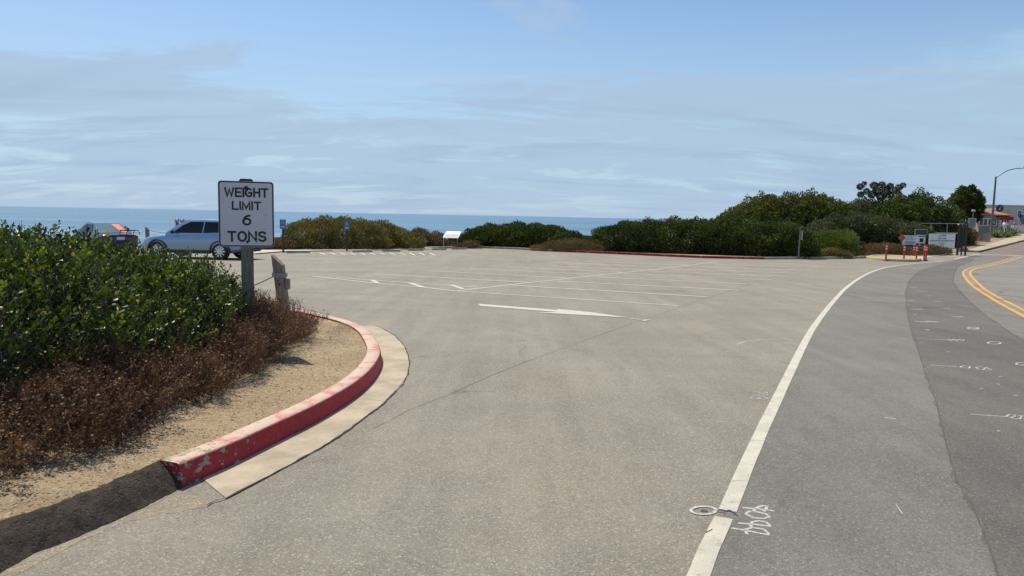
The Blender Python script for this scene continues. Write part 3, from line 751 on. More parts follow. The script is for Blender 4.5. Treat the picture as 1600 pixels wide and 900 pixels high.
for xs0 in ([(175, 625), (240, 628), (315, 630)], [(225, 768), (290, 772), (345, 775), (400, 768), (445, 778), (490, 775)], [(350, 866), (390, 872)], [(205, 690), (235, 693)], [(130, 570), (155, 572)]):
    stroke(r, [z7(*p) for p in xs0], 0.05)
z4 = lambda x, y: (1400+x/2.25, 500+y/2.25)
stroke(r, [z4(75, 65), z4(130, 70), z4(190, 71)], 0.018)
for c0 in (192, 212, 232): stroke(r, [z4(c0-9, 69), z4(c0, 74), z4(c0+8, 70)], 0.02)
for cx, cy, rx in ((271, 30, 19), (345, 82, 23), (440, 156, 18)):
    stroke(r, [z4(cx+rx*math.cos(t), cy+4.5*math.sin(t)) for t in np.linspace(0, 6.283, 20)], 0.022)
stroke(r, [z4(122, 160), z4(160, 163), z4(215, 166)], 0.02)
for s_ in ([(225, 166), (240, 162), (262, 165), (256, 171), (232, 170), (225, 166)], [(280, 168), (296, 166), (314, 170), (306, 177), (288, 174), (280, 168)], [(300, 176), (325, 178)], [(316, 168), (335, 177)]): stroke(r, [z4(*p) for p in s_], 0.018)
stroke(r, [z4(262, 333), z4(320, 338), z4(390, 342)], 0.015)
for s_ in ([(388, 340), (400, 334), (416, 336), (418, 342), (400, 345), (388, 340)], [(405, 346), (420, 338), (442, 341), (436, 350), (415, 350), (405, 346)], [(430, 338), (450, 339)]): stroke(r, [z4(*p) for p in s_], 0.013)
CHZ[0] = 0.0043; stroke(r, [(1382, 653), (1400, 655)], 0.014); CHZ[0] = 0.0073
for cx, cy in ((183, 113), (300, 242), (360, 227), (366, 200), (110, 36), (420, 267), (360, 392)): stroke(r, [z4(cx-6, cy), z4(cx+6, cy+1)], 0.022)
stroke(r, [z4(0, 652), z4(22, 686)], 0.006)
CHZ[0] = 0.0015
el = [(1170+44*math.cos(t), 536+(7 if t > 3.14 else 9)*math.sin(t)) for t in np.linspace(2.2, 5.4, 16)]; stroke(r, [(1152, 538), (1165, 533), (1190, 530.5), (1220, 530), (1248, 531)], 0.018)
r.build('survey_markings', m_chalk)
r = Ribbons(); r.add([(p.x, p.y) for p in P2((596, 397.8), (612, 398.2))], 0.35, 0.009); r.add([(p.x, p.y) for p in P2((655, 399.5), (672, 399.7))], 0.3, 0.009); r.build('blue_bay_paint', m_bluep)
# ---- cracks and seams
r = Ribbons()
r.add(crackpath(P2((584, 670), (640, 640), (700, 617), (760, 590), (820, 566), (880, 544), (950, 519), (1010, 498), (1100, 467), (1195, 437), (1260, 418)), 0.032), lambda t: (0.005+0.009*t)*(0.35+0.65*abs(math.sin(t*23)))+0.001, 0.002, 0.002, 5)
for a_ in (((700, 617), (735, 612), (770, 613)), ((880, 544), (905, 548), (940, 546)), ((820, 566), (812, 552), (822, 540))):
    r.add(crackpath(P2(*a_), 0.02, .07), 0.005, 0.002, 0.002, 5)
r.build('long_crack', m_hair)
r = Ribbons()
r.add(crackpath(P2((1300, 470), (1360, 472.5), (1418, 475)), 0.01), 0.03, 0.006, 0.004, 5)
r.add(crackpath(P2((1440, 481), (1490, 481), (1560, 482)), 0.01), 0.025, 0.012, 0.004, 5)
for a, b in (((1495, 427.5), (1510, 428.5)), ((1520, 427.7), (1530, 429.2)), ((1530, 439), (1538, 440)), ((1503, 434), (1508, 435)), ((1521, 447), (1530, 448.4)), ((1533, 456), (1545, 457)), ((1556, 468), (1572, 469.6)), ((1560, 456), (1567, 457.5)), ((1480, 421), (1490, 422))):
    r.add(crackpath(P2(a, b), 0.01), 0.05, 0.016, 0.004, 5)
r.add(crackpath(P2((1119, 799.5), (1128, 801), (1140, 799), (1147, 803), (1152, 808)), 0.004, 0.03), 0.010, 0.009, 0.003, 5)
r.add(P2(*[(1050+150/3+14/3*math.cos(t), 600+596/3+4/3*math.sin(t)) for t in np.linspace(0, 6.283, 12)]), 0.009, 0.004, 0, .05)
r.add(crackpath(P2((1102, 834), (1113, 829)), 0.004, 0.03), 0.005, 0.0085, 0.001, 5)
for yy in (753, 690, 640, 590, 560, 545): 
    q = min(wl_px, key=lambda p: abs(p[1]-yy)); 
    x = np.interp(yy, [p[1] for p in reversed(wl_px)], [p[0] for p in reversed(wl_px)])
    r.add(crackpath(P2((x-13, yy+1), (x-4, yy-.4), (x+12, yy+0.5)), 0.002, 0.02), 0.0025, 0.0085, 0.001, 5)
r.build('fine_cracks', m_crackl)

# ---- near kerb: asphalt berm, then the red kerb with its gutter
berm_b = P2((0, 896), (55, 864), (111, 844), (167, 819), (222, 794), (283, 763), (300, 754.5))
bdir = (berm_b[0]-berm_b[3]).normalized()
berm_path = [berm_b[0]+Vector((bdir.x, bdir.y, 0)).normalized()*k for k in (9, 6, 3, 1)]+berm_b
red_b = P2((285, 762), (363.6, 728), (431, 693.4), (502, 658), (559, 622), (587.6, 593.8), (599.5, 568))
top_o = [at(x, y, 0.15) for x, y in ((592, 531), (577, 512), (550, 500.5), (520, 493), (470, 482.5))]
red_path = smooth_path([Vector((p.x, p.y, 0)) for p in red_b]+[Vector((p.x, p.y, 0)) for p in top_o]+[Vector((-5.0, 13.1, 0)), Vector((-8, 14.2, 0)), Vector((-14, 15.4, 0)), Vector((-46, 17, 0))], 2)
def offs(P, k):
    """offset path points to the left of travel by k metres"""
    out = []
    for i, p in enumerate(P):
        d = P[min(i+1, len(P)-1)]-P[max(i-1, 0)]; d.z = 0; d.normalize(); out.append(Vector((p.x-d.y*k, p.y+d.x*k, 0)))
    return out
def kerb(name, P, prof, mat, parent=None, base=G, rag=0.0, caps=True, label=None, smooth=False):
    """prof: (offset to the left, height) from the road foot over the top to the back"""
    P = [Vector((p.x, p.y, 0)) for p in P]; n = len(prof); cols = [offs(P, k) for k, h in prof]
    vs = []; fs = []
    for i in range(len(P)):
        for j, (k, h) in enumerate(prof):
            q = cols[j][i]; rr = rag if 0 < j < n-1 else rag*0.4
            vs.append((q.x+rnd.uniform(-rr, rr), q.y+rnd.uniform(-rr, rr), G(q.x, q.y)+h+(rnd.uniform(-rr, rr) if h > 0.02 else 0)))
    for i in range(len(P)-1):
        for j in range(n-1): fs.append((i*n+j, i*n+j+1, (i+1)*n+j+1, (i+1)*n+j))
    if caps: fs.append(tuple(range(n))); fs.append(tuple(reversed(range((len(P)-1)*n, len(P)*n))))
    o = mesh_obj(name, vs, fs, mat, parent, smooth)
    bm = bmesh.new(); bm.from_mesh(o.data); bmesh.ops.recalc_face_normals(bm, faces=bm.faces[:]); bm.to_mesh(o.data); bm.free()
    return o
kp = [(0.0, -0.05), (0.0, 0.0), (0.019, 0.125), (0.024, 0.139), (0.038, 0.148), (0.16, 0.15), (0.172, 0.142), (0.176, -0.08)]
o = kerb('kerb', dens(red_path, 0.12), kp, m_redkerb, smooth=True); o['kind'] = 'structure'; o.data.set_sharp_from_angle(angle=R(50))
bp = [(-0.02, -0.03), (0.0, 0.004), (0.03, 0.035), (0.06, 0.065), (0.095, 0.098), (0.13, 0.122), (0.165, 0.133), (0.21, 0.128), (0.25, -0.05)]
o = kerb('asphalt_berm', dens(berm_path, 0.03), bp, m_berm, rag=0.0055); o['kind'] = 'structure'
# contraction joints in the red kerb
r = MB()
RP = dens(red_path, 0.05)
for idx in (70, 128, 172, 222):
    p = RP[idx]; d = (RP[idx+1]-RP[idx-1]).normalized(); n = Vector((-d.y, d.x, 0)); z0 = G(p.x, p.y)
    for k0, h0, k1, h1 in ((-0.004, 0.0, 0.0135, 0.114), (0.014, 0.116, 0.043, 0.150), (0.045, 0.1505, 0.165, 0.1535)):
        a, b = p+n*k0, p+n*k1; w = d*0.0035
        r.add([(a-w)+Vector((0,0,z0+h0)), (a+w)+Vector((0,0,z0+h0)), (b+w)+Vector((0,0,z0+h1)), (b-w)+Vector((0,0,z0+h1))], [(0,1,2,3)])
o = r.build('kerb_joints', m_crack); o['kind'] = 'structure'
gut = P2((321, 777), (353, 780), (427.6, 741), (520, 690), (555.6, 665), (602, 629), (634, 594), (641, 565), (630, 537), (609, 519), (586, 509))
gi = [p for p in dens(red_path, 0.15) if p.y > red_b[0].y+0.12 and p.y < 11.6 and p.x > -3.2]
gp = [(p.x, p.y) for p in offs(gi, -0.001)]
go = ragged(smooth_path(gut[1:], 2), 0.006, 0.08)+[Vector((-2.45, 11.12, 0)), Vector((-3.2, 11.75, 0))]
sheet('gutter', gp+[(p.x, p.y) for p in reversed(go)], m_conc, 0.005)
r = Ribbons(); r.add(crackpath([Vector((p.x, p.y, 0)) for p in smooth_path(gut[1:], 1)], 0.008, 0.06), 0.012, 0.008, 0.006, 5)
r.add(crackpath(P2((353, 780), (330, 787), (322, 792)), 0.006, 0.04), 0.010, 0.009, 0.003, 5)
for a, b in (((560, 622), (604, 629.5)), ((600, 544), (633, 545))): r.add([(p.x, p.y) for p in P2(a, b)], 0.004, 0.009, 0.001)
r.build('gutter_seams', m_crack)
# dirt spilt at the foot of the berm
dirt = ragged(smooth_path([at(x, y) for x, y in ((-60, 925), (60, 866), (170, 822), (250, 788), (283, 768), (318, 775), (335, 787), (300, 798), (245, 803), (185, 822), (115, 852), (30, 893), (-40, 930))], 2), 0.02, 0.06)
sheet('dirt_spill', [(p.x, p.y) for p in dirt], asphalt('dirt film', (0.262, 0.226, 0.170), stains=0.1), 0.0012)

# ---- sandy verge inside the kerb
edge_path = dens(offs([Vector((p.x, p.y, 0)) for p in berm_path[:-1]], 0.165), 0.15)+dens(offs(red_path, 0.165), 0.15)
nb_ = len(dens(offs([Vector((p.x, p.y, 0)) for p in berm_path[:-1]], 0.165), 0.15))-2
tt = [0, .003, .01, .02, .03, .042, .055, .07, .09, .11, .135, .16, .2, .25, .3, .4, .55, .75, 1.0]
vs = []; fs = []; m_ = len(tt)
tot_ = len(edge_path)
for i, p in enumerate(edge_path):
    f = i/(tot_-1); spine = Vector((-46, 1+15.8*f, 0)) if True else None
    q0 = Vector((-46, min(16.9, -8+26*f), 0))
    for j, t in enumerate(tt):
        q = p.lerp(q0, t)
        h = (0.138 if i < nb_ else 0.112)+0.03*min(1, t*25)*(1 if f < 0.35 else 0.2)+ (0.012*math.sin(q.x*5.1+q.y*3.7)+0.010*math.sin(q.x*9.7-q.y*11.1))*(1 if j > 1 else 0.25)
        if j == 0 and i < nb_: h = 0.105
        if f > 0.35: h -= 0.045*min(1, (f-0.35)*12)
        vs.append((q.x, q.y, G(q.x, q.y)+h))
for i in range(tot_-1):
    for j in range(m_-1): fs.append((i*m_+j, (i+1)*m_+j, (i+1)*m_+j+1, i*m_+j+1))
o = mesh_obj('sandy_verge', vs, fs, m_sand, None, True); o['kind'] = 'structure'

# ---- far kerbs, paths and planting ground
kf = [(0.0, -0.05), (0.0, 0.12), (0.02, 0.14), (0.15, 0.14), (0.16, -0.05)]
Ed = E
def sub(P, a, b): return P[a:b]
red_s = P2((862, 393), (900, 394.5), (1000, 399), (1100, 403.5), (1195, 405.5))
for nm, P_, m_k in (('kerb', P2((690, 388.5), (735, 387), (810, 390), (862, 393)), m_conc2), ('kerb', red_s, m_rkfar), ('kerb', P2((1195, 405.5), (1250, 405), (1320, 404.5), (1356, 403.5), (1385, 399.5), (1420, 398), (1475, 396.3)), m_conc2)):
    o = kerb(nm, dens(P_, 1.0), kf, m_k); o['kind'] = 'structure'
# pale walkway behind the wheel stops
we = dens(P2((400, 397.2), (442, 393.8), (520, 392.2), (600, 391.2), (690, 388.2)), 1.0)
o = kerb('kerb', dens(west[::-1]+P2((400, 397.2), (442, 393.8), (520, 392.2)), 1.0), [(0, -.05), (0, 0.05), (0.15, 0.055), (0.16, -.05)], m_conc); o['kind'] = 'structure'
wo_ = offs(we, 2.6)
walk = [(p.x, p.y) for p in we]+[(p.x, p.y) for p in reversed(wo_)]
sheet('walkway', walk, simple('pale path', (0.52, 0.46, 0.36), 0.9, var=0.15, scale=2), 0.03, thick=.12)
# strip of soil behind the northern kerb
nb = dens(P2((700, 388.3), (735, 387), (810, 390), (900, 394.5), (1000, 399), (1100, 403.5), (1195, 405.5), (1250, 405), (1320, 404.5), (1356, 403.5), (1385, 399.5), (1420, 398), (1475, 396.3)), 1.0)
nbo = offs(nb, 3.5); nbi = offs(nb, 0.15)
sheet('planting_strip', [(p.x, p.y) for p in nbi]+[(p.x, p.y) for p in reversed(nbo)], m_earth, 0.08)
# traffic island: rounded pale kerb around gravel
isl_px = [(1353, 403.8), (1362, 406), (1385, 408), (1410, 409), (1432, 409.2), (1440, 407.5), (1436, 404.5), (1415, 402.6), (1385, 401.2), (1362, 401.4)]
ip = smooth_path([Vector((p.x, p.y, 0)) for p in P2(*isl_px)]+[Vector((at(*isl_px[0]).x, at(*isl_px[0]).y, 0))], 2)
o = kerb('island_kerb', dens(ip, 0.5), [(0, -.05), (0, 0.13), (0.04, 0.15), (0.22, 0.15), (0.26, 0.10), (0.26, -.05)], m_ykerb, caps=False); o['kind'] = 'structure'
sheet('traffic_island', [(p.x, p.y) for p in offs(ip, 0.12)[:-1]], simple('island gravel', (0.36, 0.29, 0.18), 0.95, var=0.3, scale=4), 0.11)
# gate apron, dirt bank and concrete strip beside the uphill road
ap = P2((1362, 400.9), (1420, 402.0), (1440, 406.8), (1452, 402), (1490, 397), (1512, 395.2), (1500, 392.6), (1475, 396.6), (1420, 398.3), (1385, 399.8))
sheet('gate_apron', [(p.x, p.y) for p in ap], simple('apron concrete', (0.40, 0.36, 0.29), 0.9, var=0.2, scale=1.5), 0.012)
cs_u = P2((1512, 393.4), (1540, 384.5), (1583, 371.8), (1600, 368.0)); cs_l = kerbR
bank = [cs_u[-1]+kr.normalized()*40, *reversed(cs_u)]+P2((1500, 392), (1506, 384), (1530, 376), (1560, 368), (1583, 363))
sheet('dirt_bank', [(p.x, p.y) for p in bank], simple('bank soil', (0.27, 0.19, 0.12), 0.95, var=0.4, scale=3), 0.10, thick=.2)
cs = [(p.x, p.y) for p in cs_l]+[(kerbR_far.x, kerbR_far.y)]+[(kerbR_far.x-1.6, kerbR_far.y+1.4)]+[(p.x, p.y) for p in reversed(cs_u)]
sheet('pavement', cs, m_conc, 0.13, thick=.2)
o = kerb('kerb', dens(kerbR+[kerbR_far], 2.0), [(0.0, -.05), (0.0, 0.13), (0.03, 0.145), (0.2, 0.145), (0.2, -.05)], m_conc); o['kind'] = 'structure'

# ================================================================== VEGETATION
def hp(px0, px1, pytop, D, ry, sink=0.4, pyb=None):
    """a dome lump spanning px0..px1 at depth D with its top at pytop"""
    a, b, t = pt(px0, pytop, D), pt(px1, pytop, D), pt((px0+px1)/2, pytop, D)
    g = G(t.x, min(D, 110)); h = max(0.2, t.z-g); cz = g+h*sink
    return (t.x, D, cz, abs(b.x-a.x)/2, ry, t.z-cz)
def mass(profile, D0, D1, depth, step=1.4, jit=0.10, rows=2, low=True):
    lumps = []; x0, x1 = profile[0][0], profile[-1][0]; px = x0; Dm = (D0+D1)/2
    dp = step*FPX/Dm
    while px <= x1:
        f = (px-x0)/(x1-x0); D = D0+(D1-D0)*f
        top = np.interp(px, [p[0] for p in profile], [p[1] for p in profile])
        for rI in range(rows):
            d = D+depth*(0.35+rI*0.5)*0.9
            t = pt(px+rnd.uniform(-.3, .3)*dp, top+rnd.uniform(0, 1)*jit*30 - (0 if rI else -1.5), d); g = G(t.x, min(d, 118)); h = max(0.3, t.z-g)
            lumps.append((t.x, d, g+h*0.45, step*rnd.uniform(.85, 1.15), depth*0.34, h*0.55))
        if low:
            t = pt(px+rnd.uniform(-.4, .4)*dp, top, D+depth*.25); g = G(t.x, min(D, 118)); h = max(0.3, t.z-g)*rnd.uniform(0.5, 0.72)
            lumps.append((t.x, D+depth*0.18, g+h*0.35, step*0.9, depth*0.24, h*0.65))
        px += dp
    return lumps
def base_of(lumps):
    L_ = np.array(lumps); x, y = float(L_[:, 0].mean()), float(L_[:, 1].mean()); return Vector((x, y, G(x, min(y, 118))))
def stems_for(parent, lumps, b, mat, r=0.04, n=2, spread=0.4):
    m = MB()
    for (cx, cy, cz, rx, ry, rz) in lumps:
        for k in range(n):
            foot = Vector((cx*0.75+rnd.uniform(-.2, .2)*rx, cy*0.75+rnd.uniform(-.2, .2)*ry, -0.05)); tip = Vector((cx+rnd.uniform(-.5, .5)*rx, cy+rnd.uniform(-.5, .5)*ry, cz+rz*rnd.uniform(.2, .75)))
            mid = foot.lerp(tip, .5)+Vector((rnd.uniform(-.15, .15), rnd.uniform(-.15, .15), 0))*spread
            m.tube([foot, mid, tip], [r, r*.7, r*.25], 5)
    ft = [m.v[k] for k in range(0, len(m.v), 15)]
    for a_, b_ in zip(ft[:-1], ft[1:]): m.tube([(a_.x, a_.y, -.06), (b_.x, b_.y, -.06)], r*.6, 4)
    return m.build('shrub_branches', mat, parent)
def shrub(name, label, lumps, dens_, size, mat, group, cat='shrub', tubes=0.03, **kw):
    b = base_of(lumps); t = thing(name, label, cat, b, 0, group)
    loc = [(a-b.x, c-b.y, z-b.z, x, y, w) for a, c, z, x, y, w in lumps]
    foliage('foliage', loc, dens_, size, mat, t, **kw)
    stems_for(t, loc[::max(1, len(loc)//10)], b, m_twig, tubes)
    return t
GF = 'shrubs around the car park'
shrub('coastal_shrub', 'big domed olive yellow bush behind the wheel stops, between the two blue signs', mass([(447, 374), (458, 352), (480, 341), (520, 337), (560, 342), (590, 346), (606, 354)], 42.5, 45.5, 4.5, 1.1), 240, 0.13, l_olive, GF, wild=1.0, aspect=0.35, up=0.6)
shrub('coastal_shrub', 'olive bush with red brown twigs at its end, right of the second blue sign', mass([(590, 356), (610, 349), (628, 354), (640, 364)], 46.5, 47.5, 4, 1.0), 240, 0.13, l_olive, GF, wild=1.0, aspect=0.35, up=0.6)
shrub('coastal_shrub', 'small brown green bush left of the information panel', mass([(640, 364), (652, 354), (668, 357), (682, 364), (700, 374)], 52, 53, 3, 0.9), 240, 0.13, l_obrown, GF, wild=1.0, aspect=0.4)
shrub('coastal_shrub', 'low red brown bush behind the kerb beside the first blue sign', mass([(402, 382), (420, 372), (432, 368), (446, 372)], 41, 42, 2.2, 0.8), 260, 0.11, l_obrown, GF, wild=1.0, aspect=0.4)
shrub('hedge', 'rounded dark green hedge right of the information panel', mass([(720, 366), (735, 356), (760, 351), (800, 348), (850, 349), (875, 354), (902, 363), (922, 370)], 54, 50, 4.5, 1.3), 230, 0.13, l_dark, GF, cat='hedge')
shrub('hedge', 'long dark green hedge behind the red kerb', mass([(918, 368), (930, 358), (950, 352), (980, 345), (1020, 341), (1060, 340), (1100, 342), (1180, 343), (1235, 346), (1252, 352)], 48.5, 43.5, 4.5, 1.3), 260, 0.115, l_dark, GF, cat='hedge', rough=0.12)
shrub('dry_shrub', 'red brown dry scrub in the dip between the two dark hedges', mass([(846, 380), (862, 374), (895, 371), (925, 376), (938, 384)], 48.6, 47, 1.5, 0.7), 240, 0.10, l_obrown, GF, cat='dry shrub', wild=1.2, aspect=0.3)
shrub('dry_shrub', 'small dry brown bush at the foot of the rounded hedge by the information panel', mass([(722, 378), (745, 374)], 51.5, 51, 1.2, 0.7), 300, 0.10, l_dry, GF, cat='dry shrub', wild=1.2, aspect=0.3)
shrub('coastal_shrub', 'windswept thicket rising from the left behind the long dark hedge', mass([(1122, 341), (1142, 331), (1165, 318), (1185, 308), (1205, 304)], 58, 59, 7, 1.6), 130, 0.17, l_mound, GF)
shrub('coastal_shrub', 'tall flat topped thicket behind the right end of the long dark hedge', mass([(1200, 306), (1230, 304), (1262, 303), (1292, 303), (1308, 312), (1322, 322)], 57, 56, 7, 1.6), 140, 0.17, l_mound, GF, rough=0.12)
shrub('coastal_shrub', 'grey bare looking scrub sloping between the two tall thickets', mass([(1258, 358), (1280, 345), (1305, 335), (1325, 330), (1345, 330)], 51, 52, 4, 1.2), 150, 0.14, l_grey, GF, wild=1.1)
shrub('coastal_shrub', 'mottled grey green bush below the tall round tree, behind the sign post', mass([(1318, 345), (1345, 335), (1380, 338), (1410, 345), (1440, 352)], 51.5, 53, 4, 1.3), 150, 0.15, l_grey, GF)
shrub('coastal_shrub', 'bright green feathery bush behind the thin grey sign post', mass([(1254, 374), (1268, 362), (1295, 358), (1322, 358), (1340, 362)], 45.8, 46.8, 3, 0.9), 300, 0.11, l_bright, GF, wild=0.9, up=0.7, aspect=0.35)
shrub('coastal_shrub', 'low yellow green bush at the kerb beneath the bright feathery bush', mass([(1262, 390), (1290, 384), (1312, 388), (1322, 396)], 44.6, 45, 1.2, 0.7), 300, 0.10, l_olive, GF, wild=1.1)
shrub('coastal_shrub', 'wide round dark green bush behind the gate and white signs', mass([(1368, 332), (1385, 315), (1405, 304), (1432, 300), (1450, 304), (1464, 318), (1480, 330), (1490, 342)], 57, 58, 7, 1.7), 130, 0.18, l_tree, GF, rough=0.13)
shrub('coastal_shrub', 'grey green bush beneath the tree with round leaf clusters', mass([(1325, 318), (1340, 310), (1362, 308), (1385, 316)], 62, 63, 5, 1.5), 130, 0.16, l_grey, GF)
shrub('coastal_shrub', 'olive bush behind the dark gate posts', mass([(1462, 352), (1480, 344), (1500, 348), (1512, 356)], 57, 58, 2.5, 1.0), 220, 0.12, l_olive, GF)
shrub('dry_shrub', 'straw brown scrub behind the traffic island, left of the small white sign', mass([(1344, 390), (1352, 380), (1378, 376), (1400, 380), (1412, 386)], 47.5, 48.5, 2, 0.8), 300, 0.10, l_obrown, GF, cat='dry shrub', wild=1.2, aspect=0.3)
shrub('dry_shrub', 'straw brown scrub growing in front of the two white signs', mass([(1408, 388), (1430, 384), (1452, 378), (1472, 384), (1482, 390)], 48, 49.5, 1.4, 0.7), 300, 0.10, l_obrown, GF, cat='dry shrub', wild=1.2, aspect=0.3)

# ---- trees
def tree(label, cl, trunk, D, dens_, size, mat, group, thick=0.12, ry=0.9, **kw):
    """cl: (px, py, radius m, dy) foliage clusters; trunk foot pixel x"""
    f = pt(trunk, 340, D); g = G(f.x, min(D, 118)); b = Vector((f.x, D, g)); t = thing('tree', label, 'tree', b, 0, group)
    lumps = []
    for px, py, r_, dy in cl:
        p = pt(px, py, D+dy)-b; lumps.append((p.x, p.y, p.z, r_, r_*ry, r_*0.85))
    foliage('crown', lumps, dens_, size, mat, t, **kw)
    m = MB(); zc_ = min(l[2] for l in lumps)*0.75
    m.tube([(0, 0, -0.1), (0.05, 0.05, zc_*0.5), (-0.03, 0, zc_)], [thick*1.3, thick, thick*.85], 8)
    for l in lumps:
        tip = Vector(l[:3]); st = Vector((-0.03, 0, zc_)); md = st.lerp(tip, .5)+Vector((rnd.uniform(-.2, .2), rnd.uniform(-.2, .2), -0.1))
        m.tube([st, md, tip], [thick*.5, thick*.35, thick*.12], 5)
    m.build('trunk', m_bark, t); return t
tree('thin tree with round leaf clusters rising above the grey green bush', [(1344, 292, 0.28, 0), (1354, 299, 0.26, 1), (1350, 287.5, 0.20, 0), (1366, 290, 0.33, .5), (1370, 298, 0.33, -.5), (1378, 289, 0.28, 0), (1384, 298, 0.36, .8), (1391, 291, 0.26, 0), (1398, 297, 0.26, -.6), (1405, 293, 0.28, 0), (1411, 290, 0.23, .3), (1390, 305, 0.33, 0), (1362, 304, 0.33, .5), (1377, 307, 0.40, .4), (1404, 302, 0.23, 0), (1345, 304, 0.26, 0)], 1378, 63, 420, 0.11, l_grey, 'trees by the plant', 0.10, rough=0.05, wild=0.9)
tree('round dark green street tree left of the guard booth', [(1505, 301, .62, 0), (1514, 300, .55, .3), (1497, 309, .62, .3), (1524, 304, .55, 0), (1488, 316, .5, 0), (1486, 322, .38, 0), (1508, 311, .85, -.4), (1529, 314, .6, .2), (1500, 321, .65, 0), (1519, 316, .8, 0), (1519, 293, .28, 0), (1532, 325, .42, 0), (1514, 326, .8, 0), (1505, 329, .5, .3), (1526, 327, .6, 0), (1512, 336, .65, 0), (1522, 337, .7, 0), (1503, 294.5, .25, 0)], 1514, 72, 200, 0.17, l_tree, 'trees by the plant', 0.14, rough=0.12)
# agave-like planting by the booth
for i, (px, py, lab) in enumerate(((1556, 368, 'spiky pale green plant beside the lamp post'), (1566, 367, 'spiky pale green plant in the middle of the planting by the booth'), (1577, 365, 'spiky pale green plant against the white wall'))):
    b = at(px, py+5); t = thing('agave', lab, 'plant', b, 0, 'spiky plants below the booth')
    n = 70; A = unit(rdir(n)+np.array([0, 0, 0.9])); A[:, 2] = np.abs(A[:, 2]); A = unit(A); P = np.zeros((n, 3))+rng.normal(0, .12, (n, 3))*np.array([1, 1, 0])+np.array([0, 0, .1])
    B = unit(np.cross(A, rdir(n))); leaves_mesh('leaves', P, A, B, rng.uniform(.6, 1.15, n), rng.uniform(.12, .2, n), rng.uniform(0, 1, n), l_agave, t)

# ---- foreground green shrubs: shoots carrying real leaves
def near_shrub(label, lumps, dens_, leaf=0.049, inner_stems=60):
    b = base_of(lumps); t = thing('green_shrub', label, 'shrub', b, 0, 'green shrubs on the sandy verge')
    loc = [(a-b.x, c-b.y, z-b.z, x, y, w) for a, c, z, x, y, w in lumps]
    P, A, Ln = sprigs(loc, dens_, 0.14, 0.22, rough=0.09, inner=0.05)
    P2_, A2, L2 = sprigs([(a, c, z, x*.86, y*.86, w*.86) for a, c, z, x, y, w in loc], dens_*0.6, 0.17, 0.2, up=0.5)
    P = np.concatenate([P, P2_]); A = np.concatenate([A, A2]); Ln = np.concatenate([Ln, L2]); n = len(P)
    twig_mesh('twigs', P-A*0.10, P+A*Ln[:, None], 0.0025, 0.0012, m_twig, t)
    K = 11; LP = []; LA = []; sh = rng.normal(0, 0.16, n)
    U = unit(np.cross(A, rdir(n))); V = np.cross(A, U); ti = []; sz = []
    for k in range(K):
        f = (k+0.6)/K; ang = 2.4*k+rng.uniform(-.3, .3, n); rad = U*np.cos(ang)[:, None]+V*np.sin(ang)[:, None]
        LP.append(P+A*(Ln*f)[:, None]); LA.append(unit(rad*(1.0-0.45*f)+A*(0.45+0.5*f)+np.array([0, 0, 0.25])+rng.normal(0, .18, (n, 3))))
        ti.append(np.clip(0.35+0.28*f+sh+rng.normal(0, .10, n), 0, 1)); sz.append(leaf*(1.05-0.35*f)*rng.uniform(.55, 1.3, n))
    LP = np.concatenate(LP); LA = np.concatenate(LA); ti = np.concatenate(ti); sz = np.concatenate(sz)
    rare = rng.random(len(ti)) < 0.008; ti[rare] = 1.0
    LB = unit(np.cross(LA, np.array([0, 0, 1.0])+rdir(len(LA))*0.7))
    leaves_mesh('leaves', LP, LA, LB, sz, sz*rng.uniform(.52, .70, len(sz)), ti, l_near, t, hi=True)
    m = MB()
    for k in range(inner_stems):
        l = rnd.choice(loc); foot = Vector((l[0]+rnd.uniform(-.5, .5)*l[3], l[1]+rnd.uniform(-.6, .3)*l[4], 0.08)); th = rnd.uniform(0, 6.28)
        tip = Vector((l[0]+math.cos(th)*l[3]*.85, l[1]+math.sin(th)*l[4]*.85, max(0.25, l[2]+rnd.uniform(-.1, .6)*l[5])))
        pts = [foot.lerp(tip, q)+Vector((rnd.uniform(-1, 1), rnd.uniform(-1, 1), rnd.uniform(-.6, 1)))*0.09*math.sin(q*3.14) for q in (0, .25, .5, .75, 1)]
        m.tube(pts, [0.014, 0.011, 0.008, 0.006, 0.003], 5)
    m.build('shrub_branches', m_twig, t); return t
near_shrub('green leafy shrub at the left edge, the tallest and nearest of the verge', [(-4.3, 4.6, .62, 1.05, 1.0, .78), (-5.4, 5.0, .7, 1.1, 1.1, .95), (-3.75, 5.6, .60, .85, .9, .66), (-4.7, 5.9, .70, 1.1, 1.0, .76)], 88)
near_shrub('green leafy shrub in the middle of the verge thicket', [(-4.0, 6.9, .58, .95, .95, .64), (-5.0, 7.2, .66, 1.1, 1.1, .70), (-3.45, 7.1, .50, .6, .8, .54), (-6.4, 7.4, .64, 1.2, 1.2, .66)], 88)
near_shrub('green leafy shrub thinning out beside the weight limit sign post', [(-3.25, 6.35, .42, .5, .7, .36), (-3.3, 7.7, .40, .42, .5, .36), (-3.8, 8.1, .55, .75, .8, .50), (-4.7, 8.8, .54, 1.0, 1.0, .54), (-3.75, 9.0, .36, .50, .7, .30), (-5.8, 9.2, .56, 1.1, 1.0, .56)], 80, 0.042)
near_shrub('green leafy shrub in the rear left of the verge thicket', [(-7.2, 6.0, .7, 1.3, 1.3, .80), (-8.2, 8.0, .6, 1.5, 1.5, .66)], 55, 0.049, 20)
